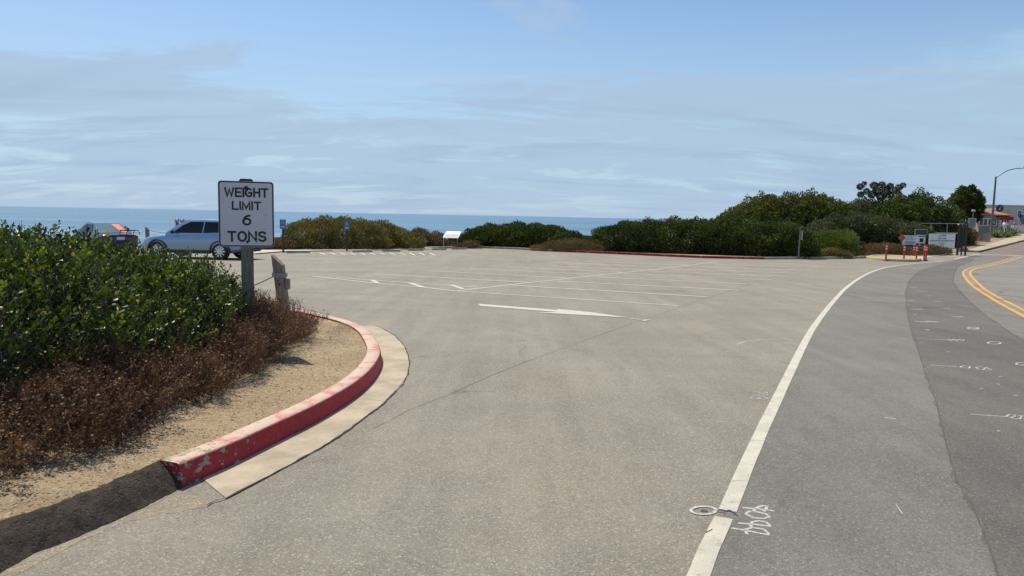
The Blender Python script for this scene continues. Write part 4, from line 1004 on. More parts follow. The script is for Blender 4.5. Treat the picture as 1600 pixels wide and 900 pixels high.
# ---- dry scrub in front of it
def dry_shrub(label, lumps, dens_, leaf=0.0145, tw=0.10):
    b = base_of(lumps); t = thing('dry_shrub', label, 'dry shrub', b, 0, 'dry brown shrubs on the sandy verge')
    loc = [(a-b.x, c-b.y, z-b.z, x, y, w) for a, c, z, x, y, w in lumps]
    P, A, Ln = sprigs(loc, dens_, tw, 0.12, rough=0.22, up=0.7, inner=.10); P2_, A2, L2 = sprigs([(a, c, z, x*.82, y*.82, w*.82) for a, c, z, x, y, w in loc], dens_*0.6, tw, 0.12, up=0.5)
    P = np.concatenate([P, P2_]); A = np.concatenate([A, A2]); Ln = np.concatenate([Ln, L2]); n = len(P)
    twig_mesh('twigs', P-A*0.10, P+A*Ln[:, None], 0.0011, 0.0007, m_twigd, t)
    K = 11; LP = []; LA = []; ti = []; sh = rng.normal(0, .15, n)
    patch = 0.12*np.sin(P[:, 0]*3.3+P[:, 1]*2.1)
    for k in range(K):
        f = 0.15+0.9*k/K; LP.append(P+A*(Ln*f)[:, None]+rdir(n)*0.012); LA.append(unit(rdir(n)+A*0.4)); ti.append(np.clip(0.45+sh+patch+rng.normal(0, .16, n), 0, 1))
    LP = np.concatenate(LP); LA = np.concatenate(LA); ti = np.concatenate(ti); sz = leaf*rng.uniform(.5, 1.8, len(ti))
    leaves_mesh('seed_heads', LP, LA, unit(np.cross(LA, rdir(len(LA)))), sz, sz*rng.uniform(.5, 1.0, len(sz)), ti, l_dry, t, fold=0.4)
    m = MB()
    for k in range(40):
        l = rnd.choice(loc); foot = Vector((l[0]+rnd.uniform(-.4, .4)*l[3], l[1]+rnd.uniform(-.4, .4)*l[4], 0.1)); th = rnd.uniform(0, 6.28); e = rnd.uniform(.7, 1.12)
        tip = Vector((l[0]+math.cos(th)*l[3]*e, l[1]+math.sin(th)*l[4]*e, max(0.14, l[2]+rnd.uniform(-.6, .8)*l[5])))
        m.tube([foot, foot.lerp(tip, .5)+Vector((rnd.uniform(-.06, .06), rnd.uniform(-.06, .06), .05)), tip], [0.006, 0.004, 0.0015], 4)
    m.build('shrub_branches', m_twigd, t); return t
dry_shrub('brown dry scrub at the left edge of the picture, nearest the asphalt berm', [(-3.35, 3.9, .24, .62, .7, .27), (-2.95, 4.6, .22, .45, .5, .24), (-3.9, 3.4, .26, .6, .6, .3)], 520)
dry_shrub('brown dry scrub in front of the tallest green shrub', [(-3.0, 5.3, .26, .5, .55, .27), (-2.75, 6.0, .20, .36, .5, .20)], 420)
dry_shrub('rusty dry scrub mound in the middle of the verge edge', [(-2.75, 6.8, .20, .38, .6, .22), (-2.8, 7.5, .22, .40, .5, .24)], 420, 0.014)
dry_shrub('rusty dry scrub around the foot of the weight limit sign', [(-2.98, 8.1, .26, .46, .55, .27), (-2.85, 8.9, .14, .38, .5, .13), (-3.3, 9.2, .24, .45, .5, .22)], 460, 0.014)
dry_shrub('dark dry scrub around the slanted post by the kerb', [(-3.55, 9.9, .14, .5, .45, .13), (-3.0, 9.7, .12, .35, .45, .07), (-4.6, 10.8, .24, .7, .6, .24)], 420, 0.013)
# ---- litter and pebbles on the sand
def vz(x, y): return G(x, y)+0.135
n = 5200; 
yy = rng.uniform(3.2, 10.5, n); xx = np.interp(yy, [3.2, 4.5, 6, 7.5, 9, 10.5], [-2.95, -2.62, -2.45, -2.42, -2.25, -2.4])+np.abs(rng.normal(0, .16, n))*1.0-0.12
P = np.stack([xx, yy, np.array([vz(a, b) for a, b in zip(xx, yy)])+rng.uniform(0, .02, n)], 1); A = rdir(n)*np.array([1, 1, .25]); A = unit(A)
o = leaves_mesh('leaf_litter', P, A, unit(np.cross(A, rdir(n)*.4+np.array([0, 0, 1.]))), rng.uniform(.01, .035, n), rng.uniform(.004, .010, n), rng.uniform(0, 1, n), l_litter)
tag(o, 'bleached leaf and twig litter along the foot of the dry scrub', 'leaf litter', None, 'stuff')
n = 1500; yy = rng.uniform(3.0, 10.8, n); lo_ = np.interp(yy, [3, 6, 9, 10.8], [-3.0, -2.5, -2.4, -2.9]); hi_ = np.interp(yy, [3, 4.3, 6, 8, 9.5, 10.8], [-2.45, -2.2, -1.75, -1.62, -1.9, -2.6]); xx = lo_+(hi_-lo_)*rng.random(n)
P = np.stack([xx, yy, np.array([vz(a, b) for a, b in zip(xx, yy)])-0.005], 1); A = unit(rdir(n)*np.array([1, 1, .2]))
o = leaves_mesh('twig_scatter', P, A, unit(np.cross(A, np.array([0, 0, 1.])+rdir(n)*.3)), rng.uniform(.015, .06, n), rng.uniform(.002, .006, n), rng.uniform(0, .75, n), l_litter)
tag(o, 'small dry twigs scattered over the bare sand', 'twigs', None, 'stuff')
m = MB()
for k in range(260):
    if k < 260: y = rnd.uniform(3.2, 10.5); x = np.interp(y, [3, 4.3, 6, 8, 9.5, 10.8], [-2.5, -2.25, -1.8, -1.7, -1.95, -2.6])-rnd.uniform(0, .7); zz = vz(x, y)-0.01
    else:
        q = at(rnd.uniform(20, 330), 0) if False else None; f = rnd.random(); p = berm_b[0].lerp(berm_b[-1], f); x = p.x+rnd.uniform(0.02, .18); y = p.y-rnd.uniform(-.1, .12); zz = G(x, y)+0.004
    s_ = rnd.uniform(.003, .011); bm = bmesh.new(); bmesh.ops.create_icosphere(bm, subdivisions=1, radius=s_)
    for v in bm.verts: v.co = Vector((v.co.x*rnd.uniform(.7, 1.3), v.co.y*rnd.uniform(.7, 1.3), v.co.z*.6))+Vector((x, y, zz+s_*.3))
    m.add([v.co.copy() for v in bm.verts], [tuple(v.index for v in f.verts) for f in bm.faces]); bm.free()
o = m.build('pebbles', simple('pebble', (0.33, 0.28, 0.21), 0.9, var=0.5, scale=25)); tag(o, 'tiny pebbles on the sand and at the foot of the berm', 'pebbles', None, 'stuff')

# ================================================================== OBJECTS
def upright(px, py): return at(px, py)
# ---- weight limit sign
sp = pt(387, 430, 8.35); sz_ = G(sp.x, sp.y)+0.05
def zat(px, py, D): return pt(px, py, D).z
ws = thing('weight_limit_sign', 'white weight limit sign on a grey wooden post', 'sign', (sp.x, 8.35, sz_), R(19))
ztop = zat(385, 279, 8.35)-sz_; z1 = zat(385, 386, 8.25)-sz_; z2 = zat(385, 283, 8.25)-sz_
zm = (z1+z2)/2; hh = z2-z1; wd = hh*0.80
m = MB(); m.box((0.0, 0.0, (ztop-0.05)/2-.1), (0.135, 0.135, ztop-0.05+.2), bev=0.01); m.build('post', m_wood, ws)
m = MB(); m.box((0.0, -0.0, ztop-0.035), (0.15, 0.14, 0.06), bev=0.012); m.build('post_cap', m_woodd, ws)
GLY = {'W': (1.0, [[(0, 1), (.24, 0), (.5, .85), (.76, 0), (1, 1)]]), 'E': (.62, [[(.62, 1), (0, 1), (0, 0), (.62, 0)], [(0, .52), (.54, .52)]]), 'I': (.0, [[(0, 0), (0, 1)]]),
 'H': (.68, [[(0, 0), (0, 1)], [(.68, 0), (.68, 1)], [(0, .52), (.68, .52)]]), 'T': (.68, [[(0, 1), (.68, 1)], [(.34, 1), (.34, 0)]]), 'L': (.58, [[(0, 1), (0, 0), (.58, 0)]]), 'M': (.80, [[(0, 0), (0, 1), (.4, .12), (.8, 1), (.8, 0)]]),
 'N': (.70, [[(0, 0), (0, 1), (.70, 0), (.70, 1)]])}
def arc_(cx, cz, rx, rz, a0, a1, n=14): return [(cx+rx*math.cos(R(a0+(a1-a0)*k/n)), cz+rz*math.sin(R(a0+(a1-a0)*k/n))) for k in range(n+1)]
GLY['O'] = (.76, [arc_(.38, .5, .38, .5, 90, 450, 28)])
GLY['G'] = (.72, [arc_(.37, .5, .37, .5, 50, 305, 20)+[(.70, .22), (.70, .48), (.42, .48)]])
GLY['S'] = (.66, [arc_(.33, .75, .31, .25, 25, 250, 12)+arc_(.33, .25, .33, .25, 75, -155, 12)])
GLY['6'] = (.70, [arc_(.35, .33, .35, .33, 120, 480, 24), [(.03, .40), (.08, .62), (.22, .86), (.40, .97), (.60, 1.0)]])
def stroke_text(s_, cap, width, cx, cz, parent, sw=.185):
    gaps = .30; tot = sum(GLY[c][0] for c in s_)+gaps*(len(s_)-1); c1 = 1-sw
    kx = (width-sw*cap)/max(tot, .01); kz = cap*c1; x = -tot/2; m = MB(); lay = 0
    for c in s_:
        for st in GLY[c][1]:
            P_ = [Vector(((x+a)*kx, 0, (b-.5)*kz)) for a, b in st]; hw_ = sw*cap/2; vs = []; closed = (P_[0]-P_[-1]).length < 1e-5
            for i, p in enumerate(P_):
                a = P_[i-1] if i else (P_[-2] if closed else None); b = P_[i+1] if i < len(P_)-1 else (P_[1] if closed else None)
                d1 = (p-a).normalized() if a is not None else (b-p).normalized(); d2 = (b-p).normalized() if b is not None else d1
                t = (d1+d2); t = t.normalized() if t.length > .2 else d1; n_ = Vector((-t.z, 0, t.x)); k_ = min(2.2, 1/max(.3, abs(n_.dot(Vector((-d1.z, 0, d1.x))))))
                e_ = Vector((0, 0, 0))
                if a is None: e_ = -d1*hw_*.98
                if b is None: e_ = d1*hw_*.98
                vs += [p+n_*hw_*k_+e_, p-n_*hw_*k_+e_]
            vs = [Vector((cx+v.x, -.0775-lay*.00015, cz+v.z)) for v in vs]; lay += 1
            m.add(vs, [(2*i, 2*i+2, 2*i+3, 2*i+1) for i in range(len(P_)-1)])
        x += GLY[c][0]+gaps
    return m.build('lettering', m_blacktx, parent)
def rrect(w, h, r, n=5):
    out = []
    for cx, cz, a0 in ((w/2-r, h/2-r, 0), (-w/2+r, h/2-r, 90), (-w/2+r, -h/2+r, 180), (w/2-r, -h/2+r, 270)):
        for k in range(n+1): a = R(a0+90*k/n); out.append((cx+r*math.cos(a), cz+r*math.sin(a)))
    return out
def plate(name, w, h, r, y0, y1, mat, parent, cz=0, cx=0):
    m = MB(); m.prism([(cx+a, cz+b) for a, b in rrect(w, h, r)], y0, y1); return m.build(name, mat, parent)
pl = plate('sign_plate', wd, hh, 0.035, -0.075, -0.071, m_signw, ws, zm, 0.0)
fr = MB(); o_, i_ = rrect(wd-0.008, hh-0.008, 0.033), rrect(wd-0.036, hh-0.036, 0.024); n_ = len(o_)
fr.add([(a, -0.077, zm+b) for a, b in o_]+[(a, -0.077, zm+b) for a, b in i_], [(k, (k+1) % n_, (k+1) % n_+n_, k+n_) for k in range(n_)]); fr.build('border', m_blacktx, pl)
for s_, fz, cap, w_ in (('WEIGHT', 0.33, .146, .79), ('LIMIT', 0.129, .134, .53), ('6', -0.09, .166, .168), ('TONS', -0.339, .166, .706)):
    stroke_text(s_, cap*hh, w_*wd, 0.003, zm+fz*hh, pl)
m = MB()
def blob(x, z, r):
    m = MB(); m.prism([(x+r*(1+rnd.uniform(-.25, .25))*math.cos(t), z+r*(1+rnd.uniform(-.25, .25))*math.sin(t)) for t in np.linspace(0, 5.9, 14)], -0.0815, -0.0805); m.build('stain', m_blacktx, pl)
for x, z, r_ in ((0.0, .40, .022), (0.01, .37, .012), (0.004, -.425, .014), (0.012, -.405, .007), (-.19, .10, .004), (.19, -.10, .004), (.21, .0, .005), (.19, -.39, .008), (.205, -.22, .005), (.11, -.18, .003), (-.01, .30, .007), (-.24, .22, .003)):
    blob(x*hh/0.76, zm+z*hh, r_)

# ---- slanted post with rope
a_, b_ = pt(446, 494, 11.45), pt(434, 400, 11.45); g_ = G(a_.x, 11.45)+.05
post = thing('rope_post', 'leaning grey wooden post with a slanted top and rope wrapped round it, by the kerb', 'post', (a_.x, 11.45, g_), 0)
lean = (b_.x-a_.x); Hh = b_.z-g_
m = MB(); w2 = 0.074; lx = lambda h: lean*h/(b_.z-a_.z)
vs = []
for (x, y, h) in ((-w2, -w2, -.2), (w2, -w2, -.2), (w2, w2, -.2), (-w2, w2, -.2), (-w2, -w2, Hh+.02), (w2, -w2, Hh-.14), (w2, w2, Hh-.14), (-w2, w2, Hh+.02)): vs.append((x+lx(h), y, h))
m.add(vs, [(0,1,2,3), (4,5,6,7), (0,1,5,4), (1,2,6,5), (2,3,7,6), (3,0,4,7)]); po = m.build('shaft', m_woodb, post)
m = MB(); hz_ = zat(434, 444, 11.4)-g_; m.lathe([(0.018, -w2-.002), (0.018, -w2+.01)], (lx(hz_), 0, hz_), 'Y', 12); m.build('bolt_hole', m_black, po)
hb = zat(446, 444, 11.4)-g_; m = MB(); m.box((lx(hb)+w2+.035, -.01, hb), (.065, .10, .17), bev=.008); m.build('side_block', m_woodb, post)
hr = zat(434, 431, 11.4)-g_
rp = MB()
for k in range(3):
    z_ = hr+0.022*(k-1)+.01; w3 = w2+.014
    rp.tube([(lx(hr)-w3, -w3, z_+.005), (lx(hr)+w3, -w3, z_-.005), (lx(hr)+w3, w3, z_), (lx(hr)-w3, w3, z_+.012), (lx(hr)-w3, -w3, z_+.015)], .0115, 6)
rp.tube([(lx(hr)-.02, -w2-.03, hr-.02), (lx(hr)+.03, -w2-.035, hr+.03), (lx(hr)+.05, -w2-.025, hr+.02)], .011, 6)
P0 = Vector((lx(hr)-w2-.01, -.03, hr-.01)); pts = []
T_ = pt(300, 470, 11.9)-Vector((a_.x, 11.45, g_)); 
for k in range(13):
    f = k/12; p = P0.lerp(Vector((T_.x-.6, T_.y, hr-.05)), f); p.z -= 0.42*math.sin(math.pi*f)**1*0.75 if f < .5 else 0.315*math.sin(math.pi*f); pts.append(p)
rp.tube(pts, .011, 6)
ro = rp.build('rope', m_rope); ro.location = (a_.x, 11.45, g_); tag(ro, 'pale rope tied round the leaning post and sagging away behind the sign post', 'rope')
# ---- cliff fence: two posts and the sagging rope
def cliff_post(px, pytop, D, label, w=.085):
    t = pt(px, pytop, D); g = G(t.x, D)-.06; e = thing('rope_post', label, 'post', (t.x, D, g), R(12), 'rope fence posts on the cliff top'); h = t.z-g
    m = MB(); m.add([(-w, -w, -.1), (w, -w, -.1), (w, w, -.1), (-w, w, -.1), (-w, -w, h), (w, -w, h-.16), (w, w, h-.16), (-w, w, h)], [(0,1,2,3), (4,5,6,7), (0,1,5,4), (1,2,6,5), (2,3,7,6), (3,0,4,7)])
    m.build('shaft', m_wood, e)
    m = MB(); m.tube([(-w-.01, -w-.01, h-.34), (w+.01, -w-.01, h-.34), (w+.01, w+.01, h-.34), (-w-.01, w+.01, h-.34), (-w-.01, -w-.01, h-.33)], .018, 5); m.build('rope_wrap', m_rope, e); return e
cliff_post(198, 352.5, 40, 'slant topped rope fence post just right of the dark car', .10)
cliff_post(230, 354, 40.5, 'slant topped rope fence post between the dark car and the silver crossover', .085)
m = MB()
def sag(a, b, s_, n=8): return [a.lerp(b, k/n)-Vector((0, 0, s_*math.sin(math.pi*k/n))) for k in range(n+1)]
ra, rb = pt(198, 359, 40), pt(230, 359.3, 40.5); rc = pt(284, 361.5, 41); rl = pt(160, 358, 39.5)
m.tube(sag(rl, ra, .12)[:-1]+sag(ra, rb, .16)[:-1]+sag(rb, rc, .12), .02, 5)
tag(m.build('rope', m_rope), 'rope strung between the cliff top posts behind the parked cars', 'rope')

# ---- accessible parking signs
def acc_sign(px, pyb, pyt, D, lab, w=.31):
    b = pt(px, pyb, D); g = G(b.x, D)-.03; t = pt(px, pyt, D); h = t.z-g
    e = thing('accessible_parking_sign', lab, 'sign', (b.x, D, g), R(-b.x*-0.6*0+12), 'blue accessible parking signs')
    m = MB(); m.box((0, .03, (h-.06)/2), (.10, .10, h-.06+.1), bev=.01); m.build('post', m_woodd, e)
    p = plate('sign_plate', w, .50, .03, -.045, -.03, m_blue, e, h-.25)
    m = MB(); z0 = h-.16
    m.lathe([(.018, -.05), (.018, -.047)], (0.0, 0, z0+.085), 'Y', 12)
    m.tube([(0.0, -.048, z0+.085), (0.0, -.048, z0), (.045, -.048, z0), (.06, -.048, z0-.05), (.075, -.048, z0-.05)], .009, 6)
    m.tube([(.0, -.048, z0+.035), (.035, -.048, z0+.035)], .007, 6)
    m.tube([(-.012+.05*math.cos(t_), -.048, z0-.03+.05*math.sin(t_)) for t_ in np.linspace(1.9, 5.6, 12)], .008, 6)
    m.box((0, -.047, h-.36), (.2, .002, .03)); m.box((0, -.047, h-.42), (.16, .002, .025))
    m.build('wheelchair_logo', m_signw, p); return e
acc_sign(442.5, 394.3, 343, 38.5, 'blue accessible parking sign nearest the weight limit sign')
acc_sign(542, 393.5, 345.5, 42.2, 'blue accessible parking sign in front of the olive bush')
# ---- wheel stops
def wheel_stop(px0, px1, py, lab, src=None):
    a, b = at(px0, py), at(px1, py); c = (a+b)/2; ln = 1.75
    d = b-a; ang = math.atan2(d.y, d.x)
    if src: 
        e = src.copy(); COL.objects.link(e)
    else:
        m = MB(); m.prism([(-.09, -.04), (.09, -.04), (.085, .06), (.05, .125), (-.05, .125), (-.085, .06)], -.5, .5)
        for i, v in enumerate(m.v): m.v[i] = Vector((v.y, v.x, v.z))
        e = m.build('wheel_stop', m_stop)
    e.location = (c.x, c.y, G(c.x, c.y)); e.rotation_euler = (0, 0, ang); e.scale = (d.length, 1, 1)
    return tag(e, lab, 'wheel stop', 'concrete wheel stops along the walkway')
w0 = wheel_stop(448, 484, 395.4, 'concrete wheel stop beside the first blue sign, leftmost of the row')
for x0, x1, y, l in ((551, 581, 394.2, 'concrete wheel stop at the foot of the second blue sign'), (598, 625, 393.2, 'concrete wheel stop below the right end of the olive bush'), (638, 661, 391.7, 'concrete wheel stop third from the right, below the small brown bush'), (675, 697, 390.6, 'concrete wheel stop just left of the information panel'), (706, 728, 389.8, 'concrete wheel stop in front of the information panel legs, rightmost of the row')):
    wheel_stop(x0, x1, y, l, w0)
# ---- information panel
D = 52.5; c = pt(705, 386, D); g = G(c.x, D); e = thing('information_panel', 'slanted white information panel on metal legs facing the sea', 'information panel', (c.x, D, g), 0)
zt = zat(705, 361.5, D)-g; zb = zat(705, 371, D)-g; w = 25/1130*D/2
m = MB(); m.add([(-w, -.35, zb), (w-.05, -.35, zb-.0), (w+.12, .40, zt), (-w+.2, .40, zt), (-w, -.35, zb-.05), (w-.05, -.35, zb-.05), (w+.12, .40, zt-.05), (-w+.2, .40, zt-.05)], [(0,1,2,3), (4,5,6,7), (0,1,5,4), (1,2,6,5), (2,3,7,6), (3,0,4,7)]); bo = m.build('panel_board', m_signw2, e)
m = MB()
for (a, b) in ((0.0, 0.42),): pass
k0, k1 = .06, .45
def onp(u, v, dz=.004): x = (-w+.2*v)+u*((w-.05+.17*v)-(-w+.2*v)); return (x, -.35+.75*v, zb+(zt-zb)*v+dz)
m.add([onp(.06, .10), onp(.94, .10), onp(.94, .52), onp(.06, .52)], [(0,1,2,3)]); m.build('panel_print', simple('faded print', (0.48, 0.45, 0.50), 0.6, var=.25, scale=5), bo)
for x in (-w+.05, w-.12):
    m = MB(); m.tube([(x, -.25, -.1), (x, -.25, zb+.02)], .035, 8); m.build('leg', m_metal, e)
m = MB(); m.tube([(-.12, .2, -.1), (-.12, .2, zb+.2)], .07, 8); m.build('leg', m_woodd, e)
m = MB(); m.tube([(w-.28, .2, -.1), (w-.28, .2, zb+.2)], .05, 8); m.build('leg', m_woodd, e)

# ---- thin sign post and small black lamp on the north side
D = 43.2; c = pt(1247.5, 402, D); g = G(c.x, D)+.08; h = zat(1249, 358, D)-g
e = thing('sign_post', 'thin grey post with a narrow sign seen edge on, behind the far kerb', 'sign', (c.x, D, g), 0)
m = MB(); m.tube([(0, 0, -.1), (.03, 0, h)], .045, 8); m.build('post', m_wood, e)
m = MB(); m.box((.10, -.06, h-.36), (.03, .30, .55), rot=Matrix.Rotation(R(-8), 3, 'Z')); m.build('sign_plate', m_metal, e)
D = 46.3; c = pt(1338, 402, D); g = G(c.x, D)+.08; h = zat(1340, 378, D)-g
e = thing('path_light', 'low black bent lamp beside the far kerb', 'lamp', (c.x, D, g), 0)
m = MB(); m.tube([(0, 0, -.1), (0, 0, h-.12), (.06, 0, h-.03), (.2, 0, h), (.34, 0, h)], .025, 8); m.build('post', m_blackp, e)
m = MB(); m.box((.40, 0, h-.06), (.2, .16, .2), bev=.02); m.build('lamp_head', m_blackp, e)
# faded orange diamond sign in the bushes
D = 49.5; c = pt(1400.5, 371, D); g = G(c.x, D); e = thing('warning_sign', 'small faded orange diamond sign half hidden in the bushes', 'sign', (c.x, D, g), 0)
m = MB(); s_ = .26; m.prism([(0, c.z-g-s_), (s_, c.z-g), (0, c.z-g+s_), (-s_, c.z-g)], -.72, -.71); m.build('sign_plate', simple('faded orange', (.36, .11, .05), .7), e)
m = MB(); m.tube([(0, -.69, 0), (0, -.69, c.z-g+.1)], .03, 6); m.build('post', m_wood, e)

# ---- orange delineators
def delineator(px, pyb, pyt, lab, src=None, bent=False, D=None):
    b = at(px, pyb); t = pt(px, pyt, b.y); h = t.z-b.z
    if src:
        e = src.copy(); COL.objects.link(e)
        for ch in src.children: c_ = ch.copy(); COL.objects.link(c_); c_.parent = e
    else:
        e = thing('delineator_post', lab, 'traffic post', b, 0)
        m = MB(); m.lathe([(.0, 0), (.16, 0), (.17, .03), (.12, .06), (.06, .08), (.0, .08)], n=16); m.build('base', m_black, e)
        m = MB(); m.lathe([(.055, .06), (.055, .86), (.06, .88), (.045, .92), (.045, .95), (.06, .97), (.05, 1.0), (.0, 1.0)], n=14); m.build('tube', m_orange, e, True)
        for z0 in (.66, .80):
            m = MB(); m.lathe([(.057, z0), (.0585, z0+.01), (.0585, z0+.05), (.057, z0+.06)], n=14); m.build('reflective_band', m_refl, e)
    e.location = b; e.scale = (.85, .85, h)
    return tag(e, lab, 'traffic post', 'orange delineator posts by the traffic island')
d0_ = delineator(1384, 408, 380, 'orange delineator post furthest left, standing alone on the island')
for px, yb, yt, l in ((1412, 408.6, 382, 'orange delineator post in front of the small white sign'), (1427.5, 403.5, 383.5, 'orange delineator post set back behind its neighbour, in the middle pair'), (1431.5, 408.6, 383, 'orange delineator post in front, in the middle pair'), (1443.5, 408.0, 381, 'orange delineator post on the left of the right hand pair'), (1446.5, 407.6, 383, 'orange delineator post furthest right')):
    delineator(px, yb, yt, l, d0_)
# ---- signs by the gate
def board_sign(name, px0, px1, pyt, pyb, D, lab, rows, leg_to, rotz=0):
    a, b = pt(px0, pyt, D), pt(px1, pyb, D); cx = (a.x+b.x)/2; g = G(cx, D)-.05; w = b.x-a.x; h = a.z-b.z; cz = (a.z+b.z)/2-g
    e = thing(name, lab, 'sign', (cx, D, g), rotz)
    p = plate('sign_board', w, h, .02, -.06, -.03, m_signw2, e, cz)
    for s_, fz, cap, wf, mt in rows: text('lettering', s_, cap*h, mt, p, (0, -.063, cz+fz*h), wf*w, bold=.02)
    for x in (-w*.42, w*.42):
        m = MB(); m.box((x, .02, cz/2), (.08, .08, cz), bev=0); m.build('leg', m_metal, e)
    return e, p, w, h, cz
e, p, w, h, cz = board_sign('facility_sign', 1449.5, 1492.5, 364.8, 388, 52, 'large white sign with the lettering of the treatment plant, left of the gate', [('SAN DIEGO', .36, .10, .30, m_signb), ('POINT LOMA', .17, .10, .34, m_blacktx), ('WASTEWATER TREATMENT PLANT', .01, .10, .92, m_blacktx)], 0, R(8))
m = MB(); m.tube([(.08*w+.16*w*(t-.5), -.065, cz+h*(.43+.035*math.sin(t*9))) for t in np.linspace(0, 1, 12)], .012, 5); m.build('wave_emblem', m_signb, p)
m = MB()
for fz, ww in ((-.15, .26), (-.25, .12), (-.34, .18)): m.box((0, -.063, cz+fz*h), (ww*w, .003, .035*h))
m.build('small_print', m_blacktx, p)
e, p, w, h, cz = board_sign('notice_sign', 1410.5, 1431, 367.5, 382.6, 50.5, 'small white sign with blue lettering, left of the solar panel', [('SAN DIEGO', .33, .12, .5, m_signb)], 0, R(4))
m = MB()
for fz, ww in ((.10, .72), (-.12, .62), (-.26, .80), (-.40, .74)): m.box((0, -.063, cz+fz*h), (ww*w, .003, .06*h))
m.build('small_print', m_signb, p)
D = 51; a, b = pt(1428.5, 358, D), pt(1448, 367.6, D); cx = (a.x+b.x)/2; g = G(cx, D)-.05; w = b.x-a.x; h = a.z-b.z; cz = (a.z+b.z)/2-g
e = thing('solar_panel', 'dark solar panel on a post above a small white notice', 'solar panel', (cx, D, g), R(4))
m = MB(); m.box((0, -.05, cz), (w, .05, h), rot=None); m.build('frame', m_metal, e)
m = MB(); m.box((0, -.078, cz), (w-.07, .01, h-.07))
m.build('cells', [m_panel, m_metal], e)
m = MB(); m.tube([(0, 0, 0), (0, 0, cz+.1)], .06, 8); m.build('post', m_metal, e)
nz_ = zat(1440, 374, D)-g
pl2 = plate('notice_plate', .62, .56, .02, -.1, -.07, m_signw2, e, nz_, 0.03)
m = MB(); m.box((.05, -.105, nz_-.06), (.28, .004, .26)); m.box((.05, -.105, nz_+.20), (.5, .004, .05)); m.build('notice_print', m_blacktx, pl2)

# ---- gate and fence rails
D = 56
def fence_rail(name, lab, p0, p1, D, posts, r=.03, low=True):
    a, b = pt(*p0, D), pt(*p1, D); c = (a+b)/2; g = G(c.x, D)-.05; e = thing(name, lab, 'fence', (c.x, D, g), 0); m = MB(); o_ = Vector((c.x, D, g))
    m.tube([a-o_, b-o_], r, 6); m.build('top_rail', m_metal, e)
    for k in range(posts):
        q = a.lerp(b, k/(posts-1))-o_; m = MB(); m.tube([(q.x, q.y, 0), (q.x, q.y, q.z)], .03, 6); m.build('fence_post', m_metal, e)
    return e
fence_rail('chain_link_fence', 'upper fence rail running left from the gate across the bushes', (1378, 348.3), (1506, 349.5), 56.5, 6, .028)
fence_rail('chain_link_fence', 'lower pale fence rail behind the signs and the solar panel', (1392, 362.6), (1497, 364.5), 54, 5, .05)
gx = [(1497.5, 352, 391), (1504, 350, 391), (1510, 349, 393.5)]
D = 49.5
pts_ = [(pt(x, yt, D), pt(x, yb, D)) for x, yt, yb in gx]; c = pts_[1][1]; g = G(c.x, D)
e = thing('vehicle_gate', 'open black metal gate folded back at the roadside', 'gate', (c.x, D, g), 0); o_ = Vector((c.x, D, g))
for (a, b), r_ in zip(pts_, (.05, .035, .045)):
    m = MB(); m.box(((a.x+b.x)/2-c.x, 0, (a.z-g)/2), (r_*2, r_*2, a.z-g), bev=0); m.build('gate_post', m_blackp, e)
m = MB()
for f in (.12, .5, .86): m.box(((pts_[0][0].x+pts_[2][0].x)/2-c.x, 0, f*(pts_[1][0].z-g)), (pts_[2][0].x-pts_[0][0].x, .05, .05))
for k in range(1, 12): m.box((pts_[0][0].x-c.x+(pts_[2][0].x-pts_[0][0].x)*k/12, 0, .49*(pts_[1][0].z-g)), (.018, .018, .74*(pts_[1][0].z-g)))
m.build('gate_bars', m_blackp, e)
m = MB(); m.lathe([(0, 0), (.05, .02), (.05, .08), (0, .1)], (pts_[0][0].x-c.x, 0, pts_[0][0].z-g), n=8); m.build('post_cap', m_signw2, e)
b = at(1506, 393.5); m = MB(); bm = bmesh.new(); bmesh.ops.create_icosphere(bm, subdivisions=2, radius=.28)
for v in bm.verts: v.co = v.co*(1+.12*math.sin(v.co.x*17+v.co.z*13)); v.co.z = v.co.z*.8+.18
m.add([v.co.copy() for v in bm.verts], [tuple(v.index for v in f.verts) for f in bm.faces]); bm.free(); o = m.build('boulder', simple('rock', (.2, .18, .17), .9, var=.4, scale=5)); o.location = b; tag(o, 'small dark rock at the foot of the gate post', 'rock')
# ---- umbrella and red canopy to the left
D = 66; c = pt(1500.5, 343, D); g = G(c.x, D); e = thing('parasol', 'white parasol showing above the gate', 'parasol', (c.x, D, g), 0); zt = zat(1500, 340, D)-g; zb = zat(1500, 346, D)-g; rr = 9.5/1130*D
m = MB(); m.tube([(0, 0, 0), (0, 0, zt)], .03, 8); m.build('pole', m_metal, e)
m = MB(); m.lathe([(0.0, zt), (rr*.35, zt-.03), (rr*.8, zt-.18), (rr, zb), (rr*.97, zb), (rr*.78, zt-.21), (rr*.33, zt-.06), (0.0, zt-.04)], n=10); m.build('canopy', m_umb, e)
def canopy(px0, px1, pyt, pyb, D, lab, dy=2.0):
    a, b = pt(px0, pyt, D), pt(px1, pyb, D); cx = (a.x+b.x)/2; g = G(cx, min(D, 118)); e = thing('canopy', lab, 'canopy', (cx, D, g), 0); w = (b.x-a.x)/2; z0, z1 = a.z-g, b.z-g
    m = MB(); m.add([(-w, 0, z1), (w, 0, z1), (w, dy, z0), (-w, dy, z0), (-w, 0, z1-.05), (w, 0, z1-.05), (w, dy, z0-.05), (-w, dy, z0-.05), (-w, -.01, z1-.35), (w, -.01, z1-.35), (-w, -.04, z1), (w, -.04, z1)], [(0,1,2,3), (4,5,6,7), (0,1,5,4), (1,2,6,5), (3,0,4,7), (10,11,9,8), (0,10,8,4), (2,3,7,6)]); m.build('cover', m_canopyr, e)
    for x in (-w+.05, w-.05):
        for y in (.05, dy-.05): m = MB(); m.tube([(x, y, 0), (x, y, z1-.02)], .035, 6); m.build('leg', m_metal, e)
    return e
